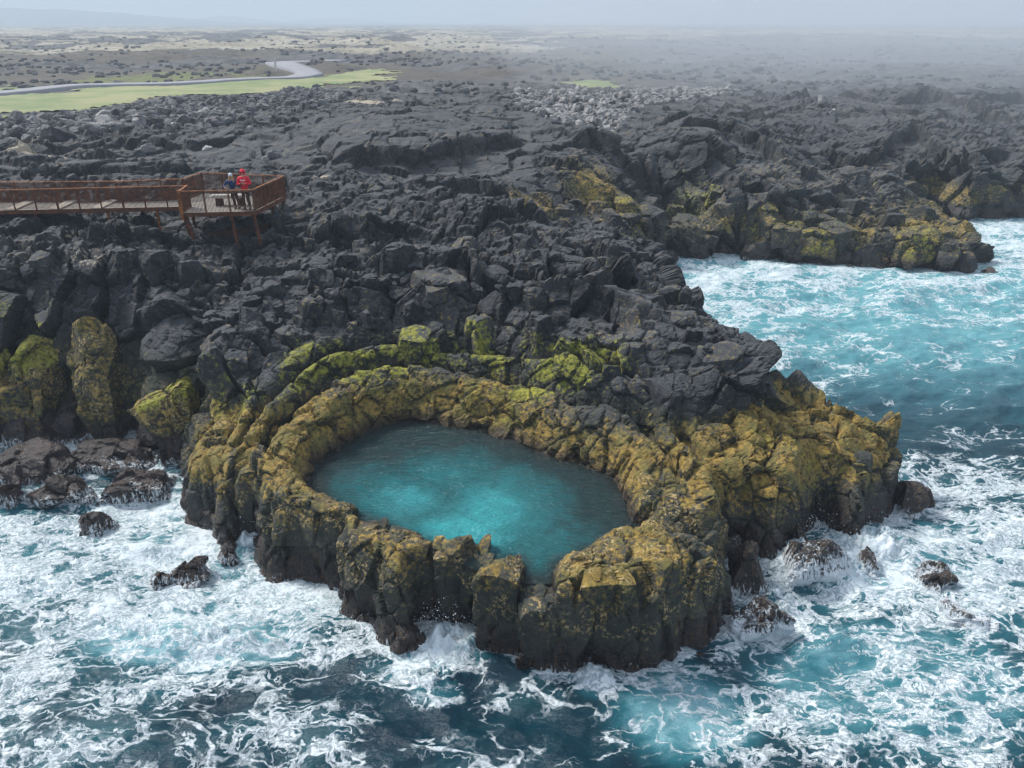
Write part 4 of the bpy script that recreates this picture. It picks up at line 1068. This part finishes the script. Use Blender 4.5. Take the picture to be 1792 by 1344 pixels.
# thrown spray: droplets above the breakers
rs_ = np.random.RandomState(9); bc_, bf_ = lattice(2); bs_ = bc_ / np.linalg.norm(bc_, axis=1, keepdims=True)
M_spray = NT('spray'); M_spray = M_spray.done(M_spray.pbsdf(Base_Color=(.85, .9, .93), Roughness=.4))
for px, py, zz, sx, sy, sz, n, lab in [(775, 1100, .45, .6, .35, .38, 900, 'white spray thrown up at the foot of the rim blocks'), (1415, 950, .8, .9, .6, .4, 700, 'spray over the wave washed eastern rock'),
                                  (440, 940, .6, .35, .4, .5, 300, 'spray in the cleft beside the leaning rim block'), (1520, 930, .5, 1.0, .6, .45, 360, 'spray against the tip of the headland')]:
    c0 = W(px, py, 0); VS = []; FS = []
    for i in range(n):
        q_ = rs_.randn(3) * (sx, sy, sz); r_ = .005 + .014 * rs_.rand() ** 4
        VS.append(bs_ * r_ + (c0[0] + q_[0], c0[1] + q_[1], abs(zz * .5 + q_[2]) * np.exp(-(q_[0] / sx) ** 2 * .25))); FS.append(bf_ + i * len(bs_))
    put('sea_spray', np_mesh('sea_spray', np.concatenate(VS), np.concatenate(FS)), M_spray, kind='stuff', label=lab)

# ---------------------------------------------------------------- pool water
def pool():
    xs = np.arange(-8, 6, .05); ys = np.arange(16.5, 29.5, .05)
    X, Y = np.meshgrid(xs, ys, indexing='xy'); sp = polysd(X, Y, POOL)
    a, b_ = W(942, 990, 2), W(943, 1013, 1.95)
    dn = np.hypot(X - a[0] - np.clip((Y - a[1]) / (b_[1] - a[1]), 0, 1) * (b_[0] - a[0]), np.minimum(0, Y - b_[1] + .12) * 3)
    P2 = np.stack([X.ravel(), Y.ravel()], 1)
    z = 2 + (.012 * fbm(P2 / np.array([.5, .3]), 3, 700)).reshape(X.shape)
    B = lambda px, py, rx, ry: blob(X, Y, px, py, 2, rx, ry)
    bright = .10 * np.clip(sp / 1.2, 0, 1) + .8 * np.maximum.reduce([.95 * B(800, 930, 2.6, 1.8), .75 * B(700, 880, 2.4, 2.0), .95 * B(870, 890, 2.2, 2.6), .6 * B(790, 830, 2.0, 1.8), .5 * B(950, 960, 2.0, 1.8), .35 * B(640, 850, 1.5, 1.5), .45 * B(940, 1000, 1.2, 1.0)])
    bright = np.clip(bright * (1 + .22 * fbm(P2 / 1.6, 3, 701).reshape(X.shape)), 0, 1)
    f = grid_faces(len(xs), len(ys)); keep = ((sp.ravel()[f] > -.45).all(1)) & (Y.ravel()[f] > b_[1] - .32).all(1)
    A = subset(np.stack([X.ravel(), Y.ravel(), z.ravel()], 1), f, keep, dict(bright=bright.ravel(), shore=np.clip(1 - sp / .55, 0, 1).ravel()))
    return np_mesh('pool_water', A[0], A[1], A[2], True)
s = NT('pool_water'); p = s.pos((1, 1, 0))
br = s.math('ADD', s.attr('bright'), s.math('MULTIPLY', s.math('SUBTRACT', s.noise(p, 1.6, 5, .6, .3), .5), .22))
st = s.vor(s.pos((1, 1, 0)), 1.7, 'SMOOTH_F1')
br = s.math('SUBTRACT', br, s.math('MULTIPLY', s.ramp(st, .15, .5), .08))
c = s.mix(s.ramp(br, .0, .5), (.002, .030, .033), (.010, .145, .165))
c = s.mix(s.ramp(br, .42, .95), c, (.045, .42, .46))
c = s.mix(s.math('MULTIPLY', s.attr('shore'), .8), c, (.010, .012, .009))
rp = s.math('ADD', s.noise(s.pos((1, 2.4, 0), .35), 3.2, 3, .55), s.math('MULTIPLY', s.noise(s.pos((1, 2.2, 0), -.25), 9., 3, .5), .5))
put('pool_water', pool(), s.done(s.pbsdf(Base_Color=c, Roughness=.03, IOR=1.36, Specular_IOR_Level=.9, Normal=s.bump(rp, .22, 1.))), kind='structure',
    label='calm teal water of the rock pool with a bright turquoise heart')

# ---------------------------------------------------------------- viewing platform and walkway
def simple(name, col, rough=.8, col2=None, scale=6., metal=0.):
    s = NT(name); p = s.pos()
    c = s.mix(s.ramp(s.noise(p, scale, 5, .65), .38, .65), col, col2 or col)
    return s.done(s.pbsdf(Base_Color=c, Roughness=rough, Metallic=metal))
M_rust = simple('rusted_steel', (.16, .052, .015), .85, (.40, .15, .04), 5.)
M_rustd = simple('dark_rusted_steel', (.075, .028, .012), .85, (.18, .062, .022), 5.)
M_deck = simple('deck_grating', (.26, .24, .21), .9, (.38, .35, .31), 3.)
M_plate = simple('floor_plate', (.55, .50, .40), .9, (.65, .60, .52), 3.)

class MB:
    def __init__(s): s.v = []; s.f = []
    def box(s, a, b, w, h, up=(0, 0, 1)):
        """bar from a to b, w wide, h high"""
        a, b = np.array(a, float), np.array(b, float); d = b - a; d /= np.linalg.norm(d)
        upv = np.array(up, float)
        if abs(d @ upv) > .95: upv = np.array([1., 0, 0]) if abs(d[0]) < .9 else np.array([0, 1., 0])
        sx = np.cross(d, upv); sx /= np.linalg.norm(sx); sy = np.cross(sx, d)
        k = len(s.v)
        for p in (a, b):
            for i, j in ((-1, -1), (1, -1), (1, 1), (-1, 1)): s.v.append(p + sx * i * w / 2 + sy * j * h / 2)
        for q in ((0, 1, 2, 3), (7, 6, 5, 4), (0, 4, 5, 1), (1, 5, 6, 2), (2, 6, 7, 3), (3, 7, 4, 0)): s.f.append([k + i for i in q])
    def slab(s, poly, z0, z1):
        k = len(s.v); n = len(poly)
        z0 = z0 if hasattr(z0, '__len__') else [z0] * n; z1 = z1 if hasattr(z1, '__len__') else [z1] * n
        for (x, y), z in zip(poly, z0): s.v.append((x, y, z))
        for (x, y), z in zip(poly, z1): s.v.append((x, y, z))
        s.f.append([k + i for i in range(n)][::-1]); s.f.append([k + n + i for i in range(n)])
        for i in range(n): s.f.append([k + i, k + (i + 1) % n, k + n + (i + 1) % n, k + n + i])
    def build(s, name, m, parent=None):
        me = bpy.data.meshes.new(name); me.from_pydata([tuple(map(float, v)) for v in s.v], [], s.f); me.update()
        me.materials.append(m)
        o = bpy.data.objects.new(name, me); C.objects.link(o)
        if parent:
            o.parent = parent; o.matrix_parent_inverse = parent.matrix_world.inverted()
            o.matrix_parent_inverse.identity()
            o.location = -parent.location
        return o

def empty(name, loc, label, cat, group=None):
    o = bpy.data.objects.new(name, None); C.objects.link(o); o.location = loc
    o['label'] = label; o['category'] = cat
    if group: o['group'] = group
    return o

def railing(root, pts, spacing, hh=1.0, fascia=.2, infill=True):
    """pts: (x, y, floor z) polyline"""
    pts = [np.array(p, float) for p in pts]
    first = True
    for a, b in zip(pts[:-1], pts[1:]):
        L = np.linalg.norm(b - a); n = max(1, round(L / spacing))
        m = MB(); m.box(a + (0, 0, hh), b + (0, 0, hh), .09, .035); m.build('handrail', M_rust, root)
        m = MB(); m.box(a + (0, 0, -fascia / 2 + .03), b + (0, 0, -fascia / 2 + .03), .03, fascia); m.build('fascia', M_rustd, root)
        for i in range(0 if first else 1, n + 1):
            p = a + (b - a) * i / n
            m = MB(); m.box(p + (0, 0, -.12), p + (0, 0, hh - .02), .055, .055); m.build('post', M_rustd, root)
        if infill:
            m = MB(); d = (b - a) / L; k = int(L / .06)
            for i in range(1, k):
                p = a + d * (i * L / k)
                m.box(p + (0, 0, .05), p + (0, 0, hh - .06), .02, .02)
            m.box(a + (0, 0, hh - .07), b + (0, 0, hh - .07), .02, .02)
            m.build('railing_bars', M_rustd, root)
        first = False

FL, FR, RR = W(320, 382, 7.78), W(447, 379, 7.78), W(502, 359, 7.78)
BR = W(496, 308, 9.0); BL = W(352, 302, 9.0); KK = W(320, 313, 9.0)
RR = np.array([BR[0], BR[1], 8.0]); FLx = np.array([FL[0], FL[1], 8.0]); FRx = np.array([FR[0], FR[1], 8.0])
BRx, BLx, KKx = (np.array([q[0], q[1], 8.0]) for q in (BR, BL, KK))
GA = np.array([FL[0] - .15, 38.1, 8.0])     # inner end of the walkway's front rail
plat = empty('viewing_platform', (-13.5, 38.5, 8.0), 'rust brown steel viewing platform on legs over dark lava rock', 'viewing platform')
m = MB(); m.slab([tuple(p[:2]) for p in (FLx, FRx, BRx, BLx, KKx, GA)], 7.86, 7.98); m.build('deck', M_deck, plat)
railing(plat, [GA, FLx, FRx, BRx, BLx, KKx], 1.05)
m = MB(); m.box(FLx + (0, 0, -.3), FLx + (0, 0, 1.04), .14, .14); m.build('corner_post', M_rust, plat)
for a, b in ((FLx + (.1, .2, -.2), (FLx[0] + .35, FLx[1] + .25, 6.2)), (FLx + (0, .2, -.2), (FLx[0] + .1, FLx[1] + .6, 6.2)), (FRx + (-1.15, .15, -.2), (FRx[0] - 1.05, FRx[1] + .15, 6.3)),
             (FRx + (-.1, .15, -.2), (FRx[0] + .02, FRx[1] + .2, 6.4)), ((FRx * .4 + BRx * .6) + (-.1, 0, -.2), tuple((FRx * .4 + BRx * .6)[:2]) + (6.3,)), (BRx + (-.15, -.1, -.2), (BRx[0] - .1, BRx[1] - .1, 6.4)),
             (KKx + (.2, 0, -.2), (KKx[0] + .2, KKx[1], 6.4)), (BLx + (.2, -.2, -.2), (BLx[0] + .2, BLx[1] - .2, 6.4))):
    m = MB(); m.box(a, b, .12, .12); m.build('leg', M_rustd, plat)
walk = empty('walkway', (-22, 39, 7.7), 'rust railed walkway ramp leading from the left edge to the viewing platform', 'walkway')
W0, W1 = np.array([-33., 39.6, 7.35]), np.array([-25.2, 38.95, 7.6])
V0, V1, V2 = np.array([-34., 41.8, 7.35]), np.array([-26.3, 41.2, 7.6]), np.array([-19.5, 39.95, 7.85])
GA2 = GA + (-.02, 0, -.02)
m = MB(); m.slab([tuple(p[:2]) for p in (W0, W1, GA2, KKx + (-.02, 0, 0), V2, V1, V0)], [q[2] - .14 for q in (W0, W1, GA2, KKx, V2, V1, V0)], [q[2] - .02 for q in (W0, W1, GA2, KKx, V2, V1, V0)]); m.build('deck', M_deck, walk)
railing(walk, [W0, W1, GA2], 1.15); railing(walk, [V0, V1, V2, KKx + (-.03, 0, 0)], 1.25)
for t in (.05, .2, .33, .47, .6, .72):
    a = W0 + (GA2 - W0) * t; b = V0 + (KKx - V0) * (t + .05)
    w_ = (GA2 - W0) * .022
    m = MB(); m.slab([tuple((a + w_ * k)[:2]) for k in (0,)] + [tuple((a + w_ * 1.3)[:2]), tuple((b + w_ * 1.3)[:2]), tuple(b[:2])], [a[2] + .0, a[2] + .0, b[2], b[2]], [a[2] + .05, a[2] + .05, b[2] + .05, b[2] + .05]); m.build('floor_plate', M_plate, walk)
for t in (.1, .35, .55, .76, .9):
    p = W0 + (GA2 - W0) * t
    m = MB(); m.box(p + (0, .2, -.15), (p[0], p[1] + .2, 6.5), .1, .1); m.build('leg', M_rust, walk)
M_white = simple('bleached_wood', (.62, .58, .50), .8, (.78, .75, .68), 4.)
M_black = simple('dark_stone_foot', (.02, .018, .017), .9, (.05, .045, .04), 8.)
bc = W(400, 342, 8.45)
bench = empty('bench', (bc[0], bc[1], 7.98), 'white slab bench on dark feet behind the two people on the platform', 'bench')
def rounded(name, size, mt, parent, loc, seed, n=10, rnd_=.3, rough=.3):
    P, f = rock_shape(size, seed, rnd_=rnd_, cuts=4, n=n, taper=.05, rough=rough)
    o = put(name, np_mesh(name, P, f, {}, True), mt, parent); o.location = loc; return o
rounded('seat', (1.75, .5, .16), M_white, bench, (0, 0, .45), 801)
rounded('leg', (.32, .34, .44), M_black, bench, (-.48, 0, .2), 802); rounded('leg', (.2, .34, .44), M_black, bench, (.62, 0, .2), 803)
mp_ = W(483, 124, 6.9)
m = MB(); m.box((mp_[0], mp_[1], 6.2), (mp_[0], mp_[1], 9.2), .35, .35); o = m.build('marker_post', M_white)
o['label'] = 'thin pale marker post beside the bend of the gravel road'; o['category'] = 'marker post'

# ---------------------------------------------------------------- people
def skin(name, nodes, edges, mt, parent, sub=2):
    me = bpy.data.meshes.new(name); me.from_pydata([n[0] for n in nodes], edges, [])
    o = bpy.data.objects.new(name, me); C.objects.link(o); o.parent = parent
    md = o.modifiers.new('skin', 'SKIN'); md.use_smooth_shade = True
    for i, n in enumerate(nodes):
        r = n[1] if isinstance(n[1], tuple) else (n[1], n[1])
        me.skin_vertices[0].data[i].radius = r
        me.skin_vertices[0].data[i].use_root = (i == 0)
    sb = o.modifiers.new('sub', 'SUBSURF'); sb.levels = sb.render_levels = sub
    me.materials.append(mt); return o
def ball(name, loc, r, mt, parent, cut=None, n=14):
    c, f = lattice(n); p_ = c / np.linalg.norm(c, axis=1, keepdims=True)
    if cut: p_ = cut(p_)
    o = put(name, np_mesh(name, p_ * np.array(r), f, {}, True), mt, parent); o.location = loc; return o
M_skin = simple('skin', (.50, .30, .21), .6)
M_red = simple('red_jacket', (.72, .012, .025), .7, (.80, .02, .04)); M_trs = simple('dark_trousers', (.012, .016, .026), .85)
M_blue = simple('blue_jacket', (.006, .032, .11), .7, (.010, .05, .17)); M_navy = simple('black_trousers', (.014, .011, .018), .85)
M_hat = simple('pale_beanie', (.62, .72, .76), .9); M_hair = simple('blond_hair', (.48, .30, .11), .7); M_boot = simple('boot', (.13, .11, .10), .8)
M_dark = simple('dark_glasses', (.01, .01, .012), .3); M_print = simple('chest_print', (.80, .55, .58), .8)

def person(loc, rz, H, top, legs_m, label, pose):
    k = H / 1.78
    root = empty('person', loc, label, 'person'); root.rotation_euler = (0, 0, rz); root.scale = (k, k, k)
    lean = pose['lean']
    P_ = (0, 0, .93); CH = (0, -.02 - lean * .6, 1.28); SH = (0, -.02 - lean, 1.46); NK = (0, -.03 - lean, 1.53); HD = (0, -.045 - lean * 1.1, 1.66)
    def arm(sg): return [(sg * .19, -.02 - lean, 1.42)] + [(sg * a, b - lean, c) for a, b, c in pose['arm' + ('L' if sg < 0 else 'R')]]
    aL, aR = arm(-1), arm(1)
    legs = pose['legs']   # hip, knee, ankle x/y for each
    def leg(sg, l): return [(sg * .09, 0, .88), (sg * l[0], l[1], .48), (sg * l[2], l[3], .09)]
    lL, lR = leg(-1, legs[0]), leg(1, legs[1])
    # one continuous body
    nodes = [(P_, (.13, .10)), (CH, (.14, .10)), (SH, (.11, .08)), (NK, .05), (HD, (.075, .09))]
    edges = [(0, 1), (1, 2), (2, 3), (3, 4)]
    for A in (aL, aR):
        b0 = len(nodes); nodes += [(A[0], .055), (A[1], .042), (A[2], .03), (A[3], (.034, .02))]
        edges += [(2, b0), (b0, b0 + 1), (b0 + 1, b0 + 2), (b0 + 2, b0 + 3)]
        hnd = np.array(A[3]); dr = np.array(A[3]) - np.array(A[2]); dr /= np.linalg.norm(dr)
        sd_ = np.cross(dr, (0, 0, 1)); sd_ /= np.linalg.norm(sd_) + 1e-6
        upv = np.cross(sd_, dr)
        for q_, (off, ln) in enumerate(((-.028, .06), (-.01, .075), (.01, .07), (.026, .055))):
            b1 = len(nodes); base = hnd + upv * off + dr * .02
            nodes += [(tuple(base), .009), (tuple(base + dr * ln * .6), .008), (tuple(base + dr * ln + sd_ * (-.02 if A is aL else .02) * 1), .007)]
            edges += [(b0 + 3, b1), (b1, b1 + 1), (b1 + 1, b1 + 2)]
        b1 = len(nodes); base = hnd - dr * .01 + upv * .035
        nodes += [(tuple(base), .010), (tuple(base + upv * .03 + dr * .025), .008)]; edges += [(b0 + 3, b1), (b1, b1 + 1)]
    for A in (lL, lR):
        b0 = len(nodes); nodes += [(A[0], .085), (A[1], .055), (A[2], .04), ((A[2][0], A[2][1] - .13, .04), (.04, .03))]
        edges += [(0, b0), (b0, b0 + 1), (b0 + 1, b0 + 2), (b0 + 2, b0 + 3)]
    skin('body', nodes, edges, M_skin, root)
    # jacket
    nodes = [((0, 0, .86), (.19, .14)), (P_[:2] + (1.0,), (.18, .135)), (CH, (.185, .14)), (SH, (.14, .11)), ((0, NK[1], 1.54), .075)]
    edges = [(0, 1), (1, 2), (2, 3), (3, 4)]
    for A in (aL, aR):
        b0 = len(nodes); nodes += [(A[0], .085), (A[1], .068), (A[2], .05)]; edges += [(3, b0), (b0, b0 + 1), (b0 + 1, b0 + 2)]
    skin('jacket', nodes, edges, top, root)
    nodes = [((0, .01, .90), (.165, .125))]; edges = []
    for A in (lL, lR):
        b0 = len(nodes); nodes += [((A[0][0], 0, .80), .105), (A[1], .078), ((A[2][0], A[2][1], .12), .062)]; edges += [(0, b0), (b0, b0 + 1), (b0 + 1, b0 + 2)]
    skin('trousers', nodes, edges, legs_m, root)
    for A in (lL, lR):
        ball('boot', (A[2][0], A[2][1] - .05, .055), (.055, .15, .065), M_boot, root)
    ball('nose', (HD[0], HD[1] - .098, HD[2] - .0), (.013, .018, .022), M_skin, root, n=6)
    ball('mouth', (HD[0], HD[1] - .088, HD[2] - .042), (.025, .008, .008), M_red, root, n=6)
    return root, HD
# the one in red holds a phone in both hands before the chest
pr = W(433, 366, 7.98)
root, HD = person((pr[0], pr[1], 7.98), .08, 1.80, M_red, M_trs, 'person in a hooded red jacket and dark trousers holding a phone at the platform rail',
    dict(lean=.0, armL=[(.31, -.02, 1.16), (.10, -.26, 1.20), (.055, -.31, 1.22)], armR=[(.31, -.02, 1.16), (.10, -.26, 1.20), (.055, -.31, 1.22)], legs=[(.11, 0, .10, .02), (.10, -.02, .13, .0)]))
def hoodcut(p_):
    q = p_.copy(); m_ = (q[:, 1] < -.55) ; q[m_, 1] = -.55 + (-.55 - q[m_, 1]) * 1.0; return q
ball('hood', (0, HD[1] + .035, HD[2] + .025), (.125, .135, .155), M_red, root, hoodcut)
ball('cap', (0, HD[1] - .03, HD[2] + .075), (.085, .10, .05), M_red, root)
for sx in (-.034, .034): ball('sunglass_lens', (sx, HD[1] - .092, HD[2] + .025), (.027, .010, .018), M_dark, root, n=6)
for sx in (-.09, -.03, .03, .09): ball('chest_print', (sx, -.155, 1.33 + (.015 if abs(sx) > .05 else 0)), (.028, .012, .035), M_print, root, n=6)
ph = MB(); ph.box((pr[0] - .075, pr[1] - .345, 9.215), (pr[0] + .085, pr[1] - .335, 9.215), .015, .075); o = ph.build('phone', M_dark)
o['label'] = 'dark phone held level by the person in red'; o['category'] = 'phone'
# the one in blue leans on the rail with elbows out
pb = W(413, 365, 7.98)
root, HD = person((pb[0], pb[1], 7.98), .12, 1.62, M_blue, M_navy, 'person in a blue jacket and pale beanie with long blond hair leaning on the rail',
    dict(lean=.16, armL=[(.40, .05, 1.22), (.33, -.22, 1.14), (.26, -.28, 1.13)], armR=[(.40, .05, 1.22), (.33, -.22, 1.14), (.26, -.28, 1.13)], legs=[(.06, .02, .02, .05), (.13, .05, .16, .14)]))
ball('beanie', (0, HD[1] + .01, HD[2] + .085), (.105, .115, .105), M_hat, root, lambda q: np.stack([q[:, 0], q[:, 1], np.maximum(q[:, 2], -.45)], 1))
skin('hair', [((0, HD[1] + .06, HD[2] + .02), .085), ((.08, HD[1] + .02, HD[2] - .03), .045), ((.115, HD[1] - .02, HD[2] - .17), .045), ((.13, HD[1] - .05, HD[2] - .28), .025), ((-.08, HD[1] + .02, HD[2] - .03), .04), ((-.10, HD[1] - .02, HD[2] - .15), .035), ((-.09, HD[1] - .05, HD[2] - .24), .02)],
     [(0, 1), (1, 2), (2, 3), (0, 4), (4, 5), (5, 6)], M_hair, root)
for sx in (-.032, .032): ball('eye', (sx, HD[1] - .085, HD[2] + .012), (.012, .008, .008), M_dark, root, n=6)

# ---------------------------------------------------------------- air
HAZE_D = .0007
s = NT('haze'); vol = s.n('ShaderNodeVolumePrincipled', ins={'Color': (.74, .85, .96, 1), 'Density': HAZE_D, 'Anisotropy': .1})
s.t.links.new(vol.outputs[0], s.out.inputs['Volume'])
m = MB(); m.slab([(-9500, -60), (9500, -60), (9500, 9600), (-9500, 9600)], -3.2, 110.); o = m.build('haze', s.m); o['kind'] = 'stuff'; o['label'] = 'thin sea mist over the whole shore'
EXPOSURE = .56
cc, ff = lattice(16); pp = cc / np.linalg.norm(cc, axis=1, keepdims=True)
for MD, rad, loc_, lab in ((.0020, (175, 150, 30.), (150, 205, 14), 'wide veil of pale sea mist over the lava at the right'), (.0036, (112, 98, 25.), (108, 146, 14), 'dense core of the sea mist drifting in at the right')):
    s = NT('mist'); vol = s.n('ShaderNodeVolumePrincipled', ins={'Color': (.86, .92, .98, 1), 'Density': MD, 'Anisotropy': .1})
    s.t.links.new(vol.outputs[0], s.out.inputs['Volume'])
    o = put('mist_bank', np_mesh('mist_bank', pp * np.array(rad), ff), s.m, kind='stuff', label=lab); o.location = loc_

# ---------------------------------------------------------------- camera, light
cam = bpy.data.cameras.new('camera'); co_ = bpy.data.objects.new('camera', cam); C.objects.link(co_)
co_.location = (0, 0, CAMZ); co_.rotation_euler = (math.pi / 2 - PITCH, 0, 0)
cam.sensor_width = 36; cam.lens = 36 * FPX / 1792; cam.clip_end = 20000; cam.clip_start = .5
bpy.context.scene.camera = co_
SUN_EL, SUN_AZ = math.radians(48), math.radians(-60)     # azimuth from +y towards +x
w = bpy.data.worlds.new('World'); bpy.context.scene.world = w; w.use_nodes = True
nt = w.node_tree; bg = nt.nodes['Background']
sky = nt.nodes.new('ShaderNodeTexSky'); sky.sky_type = 'NISHITA'; sky.sun_disc = False
sky.sun_elevation = SUN_EL; sky.sun_rotation = SUN_AZ; sky.dust_density = 1.5
mx = nt.nodes.new('ShaderNodeMix'); mx.data_type = 'RGBA'; mx.inputs[0].default_value = .72
nt.links.new(sky.outputs[0], mx.inputs[6]); mx.inputs[0].default_value = .85
tc = nt.nodes.new('ShaderNodeTexCoord'); sx = nt.nodes.new('ShaderNodeSeparateXYZ'); nt.links.new(tc.outputs['Generated'], sx.inputs[0])
rm = nt.nodes.new('ShaderNodeValToRGB'); nt.links.new(sx.outputs[2], rm.inputs[0])
rm.color_ramp.elements[0].position = .0; rm.color_ramp.elements[0].color = (2.3, 3.1, 4.2, 1)      # overcast veil
rm.color_ramp.elements[1].position = .5; rm.color_ramp.elements[1].color = (4.6, 5.2, 6.2, 1)
nt.links.new(rm.outputs[0], mx.inputs[7])
nt.links.new(mx.outputs[2], bg.inputs[0]); bg.inputs[1].default_value = .09
L = bpy.data.lights.new('sun', 'SUN'); L.energy = 2.8; L.angle = math.radians(13); L.color = (1, .96, .90)
lo = bpy.data.objects.new('sun', L); C.objects.link(lo)
lo.rotation_euler = (math.pi / 2 - SUN_EL, 0, math.pi - SUN_AZ)
vs = bpy.context.scene.view_settings
vs.view_transform = 'Standard'; vs.look = 'None'; vs.exposure = EXPOSURE; vs.gamma = 1
cy = bpy.context.scene.cycles
cy.max_bounces = 6; cy.diffuse_bounces = 3; cy.glossy_bounces = 2; cy.transmission_bounces = 3; cy.volume_bounces = 1; cy.volume_step_rate = 4
print('done', round(time.time() - T0, 1))
